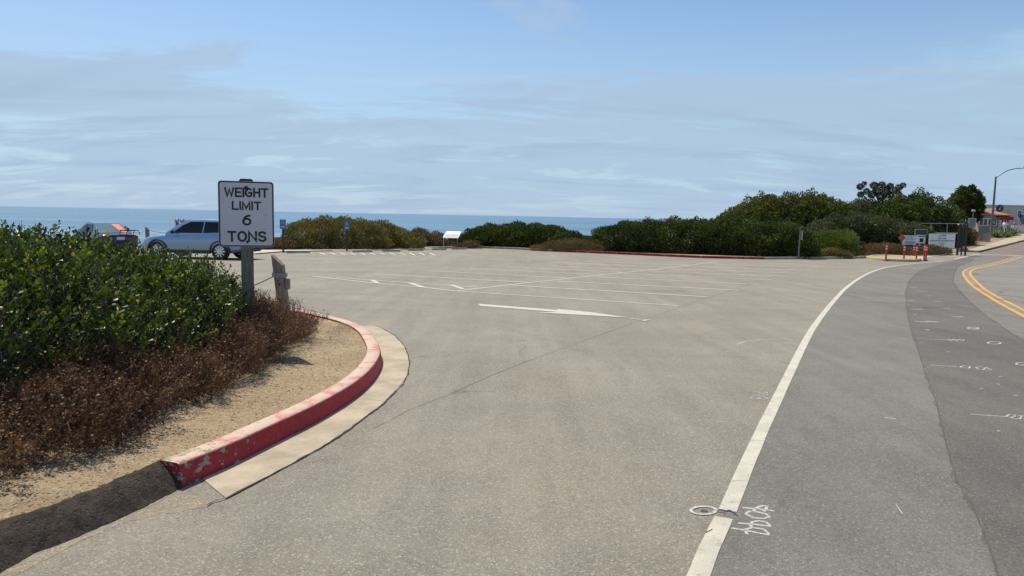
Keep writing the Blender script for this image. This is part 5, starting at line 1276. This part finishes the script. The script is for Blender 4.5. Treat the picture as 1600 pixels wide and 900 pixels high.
canopy(1483, 1512, 336.0, 341, 82, 'red canvas canopy behind the white parasol')
# ---- parking regulations sign and low wall
D = 58; c = pt(1516, 384, D); g = G(c.x, D); e = thing('regulation_sign', 'grey rectangular regulations sign on a thin pole in front of the booth', 'sign', (c.x, D, g), 0); a, b = pt(1512.5, 340.5, D), pt(1523.5, 355.5, D)
m = MB(); m.tube([(0, 0, -.1), (.03, 0, zat(1517, 329.5, D)-g)], .05, 8); m.build('pole', m_wood, e)
p = plate('sign_plate', b.x-a.x, a.z-b.z, .03, -.09, -.06, simple('grey sign face', (.33, .35, .37), .6), e, (a.z+b.z)/2-g, (a.x+b.x)/2-c.x)
m = MB()
for k in range(7): m.box(((a.x+b.x)/2-c.x, -.093, a.z-g-.1-.09*k), ((b.x-a.x)*(.75 if k % 3 else .55), .004, .035))
m.build('lettering', m_blacktx, p)
m = MB(); m.lathe([(0, -.08), (.14, -.06), (.16, 0), (.12, .09), (0, .12)], (.03, 0, zat(1517, 329.5, D)-g), n=14); m.build('round_fixture', m_metal, e)
D = 62; a, b = pt(1508, 380, D), pt(1548, 380, D); g = G((a.x+b.x)/2, D)
segs = [(1508, 381, 367.5), (1522, 381, 366.5), (1535, 379, 365.5), (1547.5, 377, 364)]
bs = Vector(((a.x+b.x)/2, D, g)); e = thing('low_wall', 'low grey concrete retaining wall below the guard booth', 'wall', bs, 0)
for k in range(3):
    x0, x1 = segs[k], segs[k+1]; p0, p1 = pt(x0[0], x0[2], D+1.2-k*.5), pt(x1[0], x1[2], D+1.2-(k+1)*.5); p0 -= bs; p1 -= bs
    m = MB(); d_ = (p1-p0); d_.z = 0; n_ = Vector((-d_.y, d_.x, 0)).normalized()*.2; q = p1-d_.normalized()*.03
    m.add([(p0.x, p0.y, -.6), (q.x, q.y, -.6), (q.x+n_.x, q.y+n_.y, -.6), (p0.x+n_.x, p0.y+n_.y, -.6), (p0.x, p0.y, p0.z), (q.x, q.y, p1.z), (q.x+n_.x, q.y+n_.y, p1.z), (p0.x+n_.x, p0.y+n_.y, p0.z)], [(0,1,2,3), (4,5,6,7), (0,1,5,4), (1,2,6,5), (2,3,7,6), (3,0,4,7)]); m.build('wall_panel', m_wallc, e)
# ---- guard booth
D = 72; X0, X1 = pt(1530, 350, D).x, pt(1560.5, 350, D).x; g = G((X0+X1)/2, D)-.2; ze = zat(1550, 334.5, D)-g; zp = zat(1546, 325.3, D)-g
bs = Vector(((X0+X1)/2, D, g)); hw = (X1-X0)/2; e = thing('guard_booth', 'small guard booth with a clay tiled hip roof and sliding windows', 'booth', bs, 0)
m = MB(); m.box((0, 1.5, ze/2), (2*hw, 3.0, ze)); m.build('wall', m_plaster, e)
m = MB(); xl, xr = pt(1527.5, 334, D).x-bs.x, pt(1575, 334, D).x-bs.x; xp = pt(1546.5, 334, D).x-bs.x
m.add([(xl, -.45, ze), (xr, -.45, ze-.05), (xr, 3.4, ze-.05), (xl, 3.4, ze), (xp, 1.1, zp), (xp+.3, 1.9, zp), (xl, -.45, ze-.12), (xr, -.45, ze-.17), (xr, 3.4, ze-.17), (xl, 3.4, ze-.12)], [(0,1,4), (1,2,5,4), (2,3,5), (3,0,4,5), (0,1,7,6), (1,2,8,7), (2,3,9,8), (3,0,6,9), (6,7,8,9)]); m.build('roof', m_roof, e)
def window_(x0, x1, y0, y1, nm='window'):
    a, b = pt(x0, y0, D), pt(x1, y1, D); cx, cz, w, h = (a.x+b.x)/2-bs.x, (a.z+b.z)/2-g, b.x-a.x, a.z-b.z
    m = MB(); t_ = .07
    m.box((cx, -.03, cz+h/2), (w+t_, .06, t_)); m.box((cx, -.03, cz-h/2), (w+t_, .06, t_))
    for x in (cx-w/2, cx, cx+w/2): m.box((x, -.028, cz), (t_, .05, h-t_))
    f = m.build(nm, m_signw2, e); m = MB(); m.box((cx, -.006, cz), (w, .008, h)); m.build('pane', m_glassd, f)
window_(1530.5, 1542, 341.5, 352.5); window_(1544, 1556, 341.5, 352.5)
a = pt(1552.5, 347, D); m = MB(); m.box((a.x-bs.x, -.065, a.z-g), (.2, .01, .3)); m.build('window_notice', simple('pale blue notice', (.35, .5, .65), .6), e)
for px in (1564, 1572.5):
    a = pt(px, 350, D); m = MB(); m.tube([(a.x-bs.x, -.2, -.1), (a.x-bs.x, -.2, ze-.15)], .06, 8); m.build('porch_post', m_woodd, e)
m = MB(); xa, xb = pt(1561, 350, D).x-bs.x, pt(1576, 350, D).x-bs.x; m.box(((xa+xb)/2, 2.6, ze/2-.1), (xb-xa, .1, ze-.2)); m.build('porch_back_wall', m_woodd, e)
m = MB(); a = pt(1559, 341, D); m.box((a.x-bs.x, -.1, a.z-g), (.3, .14, .22), bev=.03); m.build('wall_lamp', m_plaster, e)
# ---- person or cloth in white at the porch, red canopy, round sign
D = 69; c = pt(1572, 352, D); g = G(c.x, D)
D2 = 70.5; canopy(1563, 1584, 334.5, 338.5, 71.5, 'red canvas canopy to the right of the guard booth', 2.5)
D = 73; c = pt(1562, 325.3, D); g = G(c.x, D); e = thing('round_sign', 'round black sign with white marks standing above the booth roof', 'sign', (c.x, D, g), 0); rr = 5.6/1130*D
m = MB(); m.lathe([(0, -.05), (rr, -.05), (rr, .05), (0, .05)], (0, 0, c.z-g), 'Y', 28); p = m.build('sign_disc', m_blackp, e)
m = MB(); m.tube([(0, .03, 0), (0, .03, c.z-g)], .05, 8); m.build('pole', m_blackp, e)
m = MB(); m.box((-.02, -.055, c.z-g-.08), (.15, .006, .15), rot=None); m.tube([(-.08, -.055, c.z-g+.10), (.02, -.055, c.z-g+.16), (.14, -.055, c.z-g+.08)], .02, 5); m.tube([(.0, -.055, c.z-g+.2), (.08, -.055, c.z-g+.22)], .018, 5); m.build('white_marks', m_signw, p)
# ---- white wall, traffic cones
D = 75; a, b = pt(1583, 352, D), pt(1604, 370, D); g = G(a.x, D)-.4
wb = MB(); wl_ = 9.0; wb.box((wl_/2, .15, (a.z-g)/2), (wl_, .3, a.z-g)); e = wb.build('boundary_wall', m_whitewall); e.location = (a.x, D, g); tag(e, 'pale painted wall at the right edge beyond the spiky plants', 'wall')
def cone(px, pyt, pyb, D, lab, src=None):
    b = pt(px, pyb, D); t = pt(px, pyt, D); h = t.z-b.z
    if src: e = src.copy(); COL.objects.link(e); [setattr(cc, 'parent', e) or COL.objects.link(cc) for cc in [ch.copy() for ch in src.children]]
    else:
        e = thing('traffic_cone', lab, 'traffic cone', b, 0)
        m = MB(); m.box((0, 0, .03), (.5, .5, .06), bev=.015); m.build('base', m_orange, e)
        m = MB(); m.lathe([(.19, .06), (.14, .35), (.09, .70), (.05, 1.0), (0, 1.0)], n=14); m.build('cone_body', m_orange, e, True)
        m = MB(); m.lathe([(.128, .45), (.100, .65)], n=14); m.build('reflective_band', m_refl, e)
    e.location = b; e.scale = (h, h, h); return tag(e, lab, 'traffic cone', 'orange cones on top of the pale wall')
cn = cone(1584.5, 345, 352, 75.15, 'orange traffic cone at the left end of the pale wall top'); cone(1594.5, 346, 351.6, 75.15, 'orange traffic cone further right on the pale wall top', cn)
# ---- plant buildings behind
def bld(label, px0, px1, pyt, D, depth, mat, gz=None):
    a, b = pt(px0, pyt, D), pt(px1, pyt, D); cx = (a.x+b.x)/2; g = G(cx, 118); e = thing('plant_building', label, 'building', (cx, D, g), 0); w = b.x-a.x; h = a.z-g
    m = MB(); m.box((0, depth/2, h/2-.5), (w, depth, h+1-.25)); 
    n = int(w/.6)
    for k in range(n): m.box((-w/2+(k+.5)*w/n, -.02, h/2-.5), (.06, .05, h+.7))
    m.build('wall', mat, e)
    m = MB(); m.box((0, depth/2, h-.08), (w+.4, depth+.4, .16)); m.build('roof', m_corr, e)
    return e, a, b, g, cx, h
e, a, b, g, cx, h = bld('long blue grey industrial building behind the guard booth', 1534, 1720, 319.5, 130, 25, m_corr)
for x0, x1, y0, y1 in ((1589, 1595, 328, 341), (1592, 1606, 334, 352)):
    p, q = pt(x0, y0, 130), pt(x1, y1, 130); m = MB(); m.box(((p.x+q.x)/2-cx, -.08, (p.z+q.z)/2-g), (q.x-p.x, .12, p.z-q.z)); f = m.build('window', m_signw2, e)
    m = MB(); m.box(((p.x+q.x)/2-cx, -.16, (p.z+q.z)/2-g), (q.x-p.x-.2, .05, p.z-q.z-.25)); m.build('pane', simple('teal door glass', (.05, .14, .17), .2), f)
e, a, b, g, cx, h = bld('beige boxy plant building beside the round black sign', 1562, 1581, 325.5, 95, 6, m_beige)
# ---- street lamp
D = 69; c = pt(1547.5, 378, D); g = G(c.x, D); e = thing('street_lamp', 'tall grey street lamp with a curved arm over the uphill road', 'street lamp', (c.x, D, g), 0)
tp = pt(1556, 277.5, D)-Vector((c.x, D, g)); tp.x = .05
m = MB(); m.tube([(0, 0, -.1), (0, 0, .35)], [.2, .2], 12); m.build('base', m_pole, e)
m = MB(); m.tube([(0, 0, .2), (0, 0, tp.z+.1)], [.125, .075], 12); m.build('pole', m_pole, e, True)
arm = [Vector((0, 0, tp.z-.05))]+[Vector(((pt(x, y, D)-Vector((c.x, D, g))).x, 0, (pt(x, y, D)-Vector((c.x, D, g))).z)) for x, y in ((1560, 275.5), (1567, 270.5), (1575, 266.3), (1583, 264.2), (1592, 263.0), (1597, 263))]
# the pole leans in the photograph only through perspective: shift arm onto the upright pole
dx = arm[1].x-.22; arm = [arm[0]]+[Vector((v.x-dx, 0, v.z)) for v in arm[1:]]
m = MB(); m.tube(arm, .04, 8); m.build('arm', m_pole, e, True)
q = arm[-1]; m = MB(); m.box((q.x+.3, 0, q.z+.02), (.75, .22, .11), bev=.04); lh = m.build('lamp_head', m_signw2, e)
m = MB(); m.tube([(q.x+.2, 0, q.z+.07), (q.x+.2, 0, q.z+.2)], .05, 8); m.build('photocell', m_black, lh)

# ================================================================== VEHICLES
def loft(stations, prof):
    """stations along x; prof(i) -> list of (y, z) half profile from bottom centre to top centre"""
    m = MB(); rings = []
    for x, pr in zip(stations, prof):
        ring = [(x, y, z) for y, z in pr]+[(x, -y, z) for y, z in reversed(pr[1:-1])]; rings.append(ring)
    n = len(rings[0]); vs = [p for r_ in rings for p in r_]; fs = []
    for i in range(len(rings)-1):
        for k in range(n): fs.append((i*n+k, i*n+(k+1) % n, (i+1)*n+(k+1) % n, (i+1)*n+k))
    fs.append(tuple(range(n))); fs.append(tuple(reversed(range((len(rings)-1)*n, len(rings)*n)))); m.add(vs, fs); return m
def apply_mods(o):
    dg = bpy.context.evaluated_depsgraph_get(); me = bpy.data.meshes.new_from_object(o.evaluated_get(dg)); o.modifiers.clear(); o.data = me
def wheel(parent, x, y, r, w, side):
    e = MB(); e.lathe([(r*.68, -w/2), (r*.93, -w/2), (r, -w/2+.03), (r, w/2-.03), (r*.93, w/2), (r*.68, w/2)], (0, 0, 0), 'Y', 36, cap=False)
    ty = e.build('wheel', m_tyre, parent, True); ty.location = (x, y, r)
    m = MB(); yo = side*(w/2-.03)
    rim_r = r*.69
    m.lathe([(rim_r, -.06), (rim_r, .05), (rim_r*.93, .055), (rim_r*.90, -.05)], (0, yo-side*.03, 0), 'Y', 32, cap=False)
    for k in range(10):
        a = 2*math.pi*k/10; c_, s_ = math.cos(a), math.sin(a); n_ = (-s_, c_)
        w0, w1 = .028, .042
        q = [(c_*.05+n_[0]*w0, s_*.05+n_[1]*w0), (c_*rim_r*.95+n_[0]*w1*.6, s_*rim_r*.95+n_[1]*w1*.6), (c_*rim_r*.95-n_[0]*w1*.6, s_*rim_r*.95-n_[1]*w1*.6), (c_*.05-n_[0]*w0, s_*.05-n_[1]*w0)]
        y0, y1 = yo-side*.01, yo+side*.02
        m.prism(q, min(y0, y1), max(y0, y1))
    m.lathe([(0, yo-side*.02), (.07, yo-side*.02), (.065, yo+side*.028), (0, yo+side*.03)], (0, 0, 0), 'Y', 16)
    m.build('rim', m_alloy, ty)
    m = MB(); m.lathe([(0, yo-side*.09), (rim_r*.85, yo-side*.09), (rim_r*.85, yo-side*.07), (0, yo-side*.07)], (0, 0, 0), 'Y', 24); m.build('brake_disc', m_black, ty)
    return ty
def car(name, lab, cat, loc, rotz, Lc, Wc, Hc, body, glass, suv=True, rearg=None):
    e = thing(name, lab, cat, loc, rotz); hw = Wc/2
    if suv:
        bx = [0.0, .06, .25, .6, 1.05, 1.45, 2.3, 3.2, 3.95, 4.3, 4.52, Lc]
        top = [.66, .80, .90, .975, 1.03, 1.075, 1.10, 1.12, 1.15, 1.16, 1.12, .98]
        wid = [.66, .80, .90, .955, .985, 1, 1, 1, 1, .97, .91, .84]
        bot = [.40, .30, .27, .26, .26, .26, .26, .26, .27, .30, .36, .46]
        fw, rw, r = .88, 3.68, .36
    else:
        bx = [0.0, .08, .3, .7, 1.1, 1.4, 2.2, 3.0, 3.6, 4.1, 4.38, Lc]
        top = [.56, .68, .76, .84, .90, .95, .97, .98, .99, .985, .97, .86]
        wid = [.66, .82, .91, .96, .985, 1, 1, 1, 1, .97, .92, .84]
        bot = [.35, .26, .23, .22, .22, .22, .22, .22, .23, .25, .3, .4]
        fw, rw, r = .85, 3.5, .32
    pf = []
    for t_, w_, b_ in zip(top, wid, bot):
        h_ = t_-b_; W_ = hw*w_
        pf.append([(0, b_), (W_*.80, b_), (W_*.95, b_+h_*.10), (W_*.985, b_+h_*.35), (W_*1.0, b_+h_*.58), (W_*.965, b_+h_*.80), (W_*.90, b_+h_*.95), (W_*.74, t_), (0, t_+.015)])
    m = loft(bx, pf); bo = m.build('body', body, e, True)
    sm = bo.modifiers.new('s', 'SUBSURF'); sm.levels = 2; sm.render_levels = 2; apply_mods(bo)
    # wheel arches cut out
    cut = MB()
    for x in (fw, rw): cut.lathe([(0, -2), (r*1.17, -2), (r*1.17, 2), (0, 2)], (x, 0, r), 'Y', 32)
    co = cut.build('cut', body); md = bo.modifiers.new('b', 'BOOLEAN'); md.operation = 'DIFFERENCE'; md.object = co; md.solver = 'EXACT'; apply_mods(bo); bpy.data.objects.remove(co)
    bo.data.polygons.foreach_set('use_smooth', [True]*len(bo.data.polygons)); bo.data.set_sharp_from_angle(angle=R(35)); bo.data.materials.clear(); bo.data.materials.append(body)
    # inner dark floor closing the arches
    m = MB(); m.box((Lc/2, 0, .48), (Lc*.86, Wc*.66, .36)); m.build('underbody', m_black, e)
    # arch trim and sills
    for x in (fw, rw):
        for s_ in (-1, 1):
            m = MB(); rr0, rr1 = r*1.10, r*1.26; q = []
            for t_ in np.linspace(-.12, math.pi+.12, 20): q.append((t_, 0))
            vs_ = []; fs_ = []
            for t_, _ in q:
                for rr_ in (rr0, rr1):
                    for yy_ in (hw*.90*s_, (hw*1.0+.012)*s_): vs_.append((x+rr_*math.cos(t_), yy_, r+rr_*math.sin(t_)))
            for k in range(len(q)-1):
                b_ = k*4; fs_ += [(b_, b_+1, b_+5, b_+4), (b_+1, b_+3, b_+7, b_+5), (b_+3, b_+2, b_+6, b_+7)]
            m.add(vs_, fs_); m.build('arch_trim', m_black if suv else body, e)
    for s_ in (-1, 1):
        m = MB(); m.box(((fw+rw)/2, s_*hw*.93, bot[5]+.06), (rw-fw-2.3*r, .12, .13), bev=.03); m.build('sill', m_black, e)
    # greenhouse: a shell with raked screens, glass panels proud of it
    if suv: xb0, xt0, xt1, xb1, zb_, zr, wb_, wr = 1.22, 2.02, 3.95, 4.42, 1.06, Hc-.02, hw*.90, hw*.66
    else: xb0, xt0, xt1, xb1, zb_, zr, wb_, wr = 1.3, 1.95, 3.05, 3.85, .945, Hc, hw*.86, hw*.62
    zm_ = lambda f: zb_+(zr-zb_)*f
    def sec(x, fz, zt_): return [(0, zb_-.06), (wb_, zb_-.06), (wb_, zb_+.01), (wb_+(wr-wb_)*fz*.45, zb_+(zt_-zb_)*.45), (wb_+(wr-wb_)*fz*.92, zb_+(zt_-zb_)*.90), (wb_+(wr-wb_)*fz*1.1, zt_-.005), (0, zt_+.012)]
    st = [xb0, (xb0+xt0)/2, xt0, (xt0+xt1)/2-.2, xt1-.4, xt1, (xt1+xb1)/2, xb1]
    zt_ = [zb_+.02, zm_(.55), zr-.015, zr+.01, zr, zr-.035, zm_(.52), zb_+.06]
    fzz = [.02, .55, 1, 1, 1, .97, .5, .05]
    m = loft(st, [sec(x, f, z_) for x, f, z_ in zip(st, fzz, zt_)]); cab = m.build('cabin', body, e, True)
    def yat(z_): return wb_+(wr-wb_)*min(1, max(0, (z_-zb_)/(zr-zb_)))*1.02
    def pane(nm, poly, s_, mat=glass):
        m = MB(); n_ = len(poly); m.add([(x, s_*(yat(z_)+.012), z_) for x, z_ in poly]+[(x, s_*(yat(z_)-.03), z_) for x, z_ in poly], [tuple(range(n_)), tuple(reversed(range(n_, 2*n_)))]+[(k, (k+1) % n_, (k+1) % n_+n_, k+n_) for k in range(n_)]); return m.build(nm, mat, e)
    dz_ = zr-zb_; xs = lambda x0, x1, f: x0+(x1-x0)*f
    mid = (xt0+xt1)/2-.1
    for s_ in (-1, 1):
        pane('side_window', [(xb0+.34, zb_+.035), (mid-.03, zb_+.05), (mid-.03, zr-.075), (xt0+.26, zr-.085), (xs(xb0, xt0, .62)+.20, zm_(.58))], s_)
        if suv:
            pane('side_window', [(mid+.03, zb_+.05), (xt1-.30, zb_+.085), (xt1-.36, zr-.08), (mid+.03, zr-.075)], s_)
            pane('side_window', [(xt1-.26, zb_+.10), (xb1-.34, zb_+.20), (xt1-.02, zr-.14), (xt1-.32, zr-.085)], s_)
        else:
            pane('side_window', [(mid+.03, zb_+.05), (xt1+.28, zb_+.06), (xt1-.05, zr-.09), (mid+.03, zr-.075)], s_)
    m = MB(); k_ = .02
    def screen(nm, xb, xt, s_, mat, f0=.10, f1=.93, parent=e):
        m = MB(); a0, a1 = xs(xb, xt, f0), xs(xb, xt, f1); z0, z1_ = zm_(f0), zm_(f1)-.01; y0, y1 = yat(z0)*.88, yat(z1_)*.88
        o1 = s_*.022
        m.add([(a0+o1, -y0, z0+.02), (a0+o1, y0, z0+.02), (a1+o1, y1, z1_+.02), (a1+o1, -y1, z1_+.02), (a0, -y0, z0-.03), (a0, y0, z0-.03), (a1, y1, z1_-.03), (a1, -y1, z1_-.03)], [(0,1,2,3), (4,5,6,7), (0,1,5,4), (1,2,6,5), (2,3,7,6), (3,0,4,7)]); return m.build(nm, mat, parent)
    screen('windscreen', xb0, xt0, -1, glass); rg = screen('rear_window', xb1, xt1, 1, rearg or glass)
    for s_ in (-1, 1):
        m = MB(); m.box((xb0+.42, s_*(hw+.07), zb_+.07), (.12, .2, .14), bev=.04); m.build('wing_mirror', m_black if suv else body, e)
        for hx in ((mid-.22, mid+.75) if suv else (mid-.2, mid+.7)):
            m = MB(); m.box((hx, s_*(hw*.985), zb_-.17), (.2, .045, .035), bev=.012); m.build('door_handle', body, e)
        m = MB(); m.box((Lc-.12, s_*hw*.70, top[-2]-.16), (.22, .34, .17), bev=.04); m.build('tail_light', m_tail, e)
        m = MB(); m.box((.36, s_*hw*.74, top[1]-.03), (.30, .30, .12), bev=.04); m.build('headlight', m_lens, e)
        for x in (fw, rw): wheel(e, x, s_*(hw-.125), r, .235, s_)
    m = MB(); m.box((Lc-.06, 0, .42), (.24, Wc*.80, .17), bev=.05); m.build('rear_bumper', m_black if suv else body, e)
    m = MB(); m.box((.03, 0, .40), (.18, Wc*.72, .14), bev=.05); m.build('front_grille', m_black, e)
    m = MB(); m.box((Lc+.005, 0, .78), (.02, .34, .12)); m.build('number_plate', m_signw, e)
    return e, rg, locals()
# silver crossover: near side rear wheel seen at (343, 405)
rwp = at(343, 406.0); yaw = R(-8)
d_ = Vector((math.cos(yaw), math.sin(yaw), 0)); n_ = Vector((-d_.y, d_.x, 0))
org = rwp-d_*3.68+n_*0.94
suv_e, _, _ = car('parked_car', 'silver blue crossover with ten spoke wheels, half behind the weight limit sign', 'car', (org.x, org.y, G(org.x, org.y)), yaw, 4.65, 1.88, 1.67, m_suv, m_cglass, True)
# dark car behind the bushes, seen from behind
tl = pt(160, 378, 33.0); tr = pt(218, 378, 32.6)
cc = (tl+tr)/2; yaw2 = R(-40); Lc = 4.5
d_ = Vector((math.cos(yaw2), math.sin(yaw2), 0)); org = Vector((cc.x, cc.y, 0))-d_*Lc
car_e, rg, loc_ = car('parked_car', 'navy and grey car behind the green shrubs, with an orange sunshade in its rear window', 'car', (org.x, org.y, G(org.x, org.y)), yaw2, Lc, 1.78, 1.46, m_navy, m_cglass, False, m_cglassl)
for ch in car_e.children:
    if ch.name.startswith('cabin'): ch.data.materials.clear(); ch.data.materials.append(m_greyp)
# orange sunshade corner inside the rear screen
m = MB(); m.add([(3.875, .36, .985), (3.875, .60, .985), (3.19, .45, 1.40), (3.19, .10, 1.40)], [(0,1,2,3)]); m.build('sunshade', m_osh, car_e)
# tail rack on the boot
m = MB()
for y in (.10, .40, .70): m.tube([(4.15, y, .99), (4.3, y, 1.14), (4.52, y, 1.13)], .018, 6)
m.tube([(4.3, .05, 1.14), (4.3, .75, 1.14)], .02, 6); m.tube([(4.5, .05, 1.13), (4.5, .78, 1.13), (4.6, .80, .95)], .02, 6); m.tube([(4.4, .4, 1.14), (4.35, .38, 1.24)], .03, 6)
m.build('boot_rack', m_black, car_e)

# ================================================================== PEOPLE
def person(lab, loc, rotz, h, shirt, shorts, helmet, group, arm_bend=0.6):
    e = thing('person', lab, 'person', loc, rotz, group); s = h/1.75
    J = {'pel': (0, 0, .95), 'chest': (0, -.02, 1.25), 'neck': (0, -.05, 1.47), 'head': (0, -.09, 1.60), 'crown': (0, -.09, 1.70),
         'shl': (.19, -.02, 1.41), 'shr': (-.19, -.02, 1.41), 'ell': (.25, -.04, 1.13), 'elr': (-.25, -.04, 1.13), 'wrl': (.20, -.28, 1.05), 'wrr': (-.20, -.28, 1.05), 'hal': (.18, -.36, 1.06), 'har': (-.18, -.36, 1.06),
         'hpl': (.10, 0, .90), 'hpr': (-.10, 0, .90), 'knl': (.12, -.03, .50), 'knr': (-.12, .0, .50), 'anl': (.12, .02, .09), 'anr': (-.12, .04, .09), 'tol': (.13, -.15, .03), 'tor': (-.13, -.13, .03)}
    Rr = {'pel': .15, 'chest': .16, 'neck': .06, 'head': .125, 'crown': .11, 'shl': .075, 'shr': .075, 'ell': .05, 'elr': .05, 'wrl': .035, 'wrr': .035, 'hal': .04, 'har': .04, 'hpl': .11, 'hpr': .11, 'knl': .07, 'knr': .07, 'anl': .045, 'anr': .045, 'tol': .04, 'tor': .04}
    Ed_ = [('pel', 'chest'), ('chest', 'neck'), ('neck', 'head'), ('head', 'crown'), ('chest', 'shl'), ('chest', 'shr'), ('shl', 'ell'), ('shr', 'elr'), ('ell', 'wrl'), ('elr', 'wrr'), ('wrl', 'hal'), ('wrr', 'har'), ('pel', 'hpl'), ('pel', 'hpr'), ('hpl', 'knl'), ('hpr', 'knr'), ('knl', 'anl'), ('knr', 'anr'), ('anl', 'tol'), ('anr', 'tor')]
    def skin(names, edges, grow, nm, mats):
        ks = list(names); me = bpy.data.meshes.new(nm); me.from_pydata([tuple(c*s for c in J[k]) for k in ks], [(ks.index(a), ks.index(b)) for a, b in edges], [])
        o = bpy.data.objects.new(nm, me); COL.objects.link(o); o.parent = e; md = o.modifiers.new('k', 'SKIN'); 
        for k, dv in zip(ks, me.skin_vertices[0].data): dv.radius = (Rr[k]*s+grow, Rr[k]*s+grow); 
        me.skin_vertices[0].data[0].use_root = True
        md.use_smooth_shade = True; sb = o.modifiers.new('s', 'SUBSURF'); sb.levels = 2; apply_mods(o); o.data.name = nm; o.data.materials.clear(); o.data.materials.append(mats)
        o.data.polygons.foreach_set('use_smooth', [True]*len(o.data.polygons)); return o
    skin(['pel']+[k for k in J if k != 'pel'], Ed_, 0, 'body', m_skin)
    def sub_(ks): return [(a, b) for a, b in Ed_ if a in ks and b in ks]
    bodyo = [c_ for c_ in e.children if c_.name.startswith('body')][0]
    def cloth_(nm, keep, grow, mat):
        bm = bmesh.new(); bm.from_mesh(bodyo.data); bm.normal_update()
        bmesh.ops.delete(bm, geom=[f for f in bm.faces if not keep(f.calc_center_median()/s)], context='FACES')
        nn = {v: v.normal.copy() for v in bm.verts}
        for v in bm.verts: v.co += nn[v]*grow
        me = bpy.data.meshes.new(nm); bm.to_mesh(me); bm.free(); me.materials.clear(); me.materials.append(mat); me.polygons.foreach_set('use_smooth', [True]*len(me.polygons))
        o = bpy.data.objects.new(nm, me); COL.objects.link(o); o.parent = e; return o
    cloth_('jersey', lambda c: .86 < c.z < 1.50 and not (abs(c.x) > .16 and c.z < 1.17), .016, shirt)
    cloth_('shorts', lambda c: .50 < c.z < .93 and abs(c.x) < .24 and c.y > -.2, .014, shorts)
    hm = MB(); hm.lathe([(.0, .145), (.055, .135), (.095, .10), (.115, .05), (.12, .0), (.108, -.01), (.0, .0)], (0, -.07*s, 1.605*s), n=18)
    hm.v = [Vector(((v.x)*1.0, (v.y+.07*s)*1.18-.07*s, v.z)) for v in hm.v]; ho = hm.build('helmet', helmet, e, True)
    vm = MB()
    for k in (-1, 0, 1): vm.box((k*.05, -.07*s, 1.605*s+.135-abs(k)*.018), (.018, .19, .03), bev=.006)
    vm.build('helmet_vents', m_black, ho)
    fm = MB(); fy = -.09*s-.095*s
    fm.add(*[[(0, fy-.03, 1.585*s), (.016, fy+.01, 1.575*s), (-.016, fy+.01, 1.575*s), (0, fy+.008, 1.625*s)], [(0,1,2), (0,3,1), (0,2,3), (1,3,2)]]); 
    fm.build('nose', m_skin, e)
    gm = MB(); 
    for k in (-1, 1): gm.box((k*.035*s, fy-.004, 1.622*s), (.055, .02, .03), bev=.008)
    gm.build('sunglasses', m_black, e)
    for k in (-1, 1):
        sh = MB(); sh.box((k*.125*s, -.06*s, .05*s), (.10, .28, .10), bev=.04); sh.build('shoe', m_jdark, e)
        # fingers of each half closed hand
        fg = MB()
        for q in range(4):
            bx_ = k*.18*s+(q-1.5)*.018; y0 = -.38*s; z0 = 1.055*s
            fg.tube([(bx_, y0, z0), (bx_, y0-.035-.004*q, z0-.008), (bx_, y0-.05, z0-.035), (bx_, y0-.035, z0-.05)], [.009, .0085, .008, .006], 6)
        fg.tube([(k*.18*s-k*.035, y0+.04, z0), (k*.18*s-k*.052, y0, z0-.01), (k*.18*s-k*.045, y0-.03, z0-.025)], [.011, .01, .007], 6)
        fg.build('fingers', m_skin, e)
    return e
c = pt(279, 360, 39.0); person('person in a red jersey and white helmet, standing behind the silver crossover', (c.x, 39.0, G(c.x, 39.0)), R(-80), 1.68, m_jred, m_jdark, m_helm, 'cyclists standing behind the silver crossover')
c = pt(287, 360, 39.6); person('person in a dark jersey and grey helmet, right of the one in red', (c.x, 39.6, G(c.x, 39.6)), R(-95), 1.66, m_jdark, m_jdark, m_helmg, 'cyclists standing behind the silver crossover')
# people in pale clothes by the booth porch
c = pt(1571, 352, 70); person('person in a white top and navy shorts beside the guard booth porch', (c.x, 70.0, G(c.x, 70.0)), R(-60), 1.70, m_cloth, m_bluecloth, m_bluecloth, None)
# white car parked beyond the shrub, just its mirror and roof edge seen
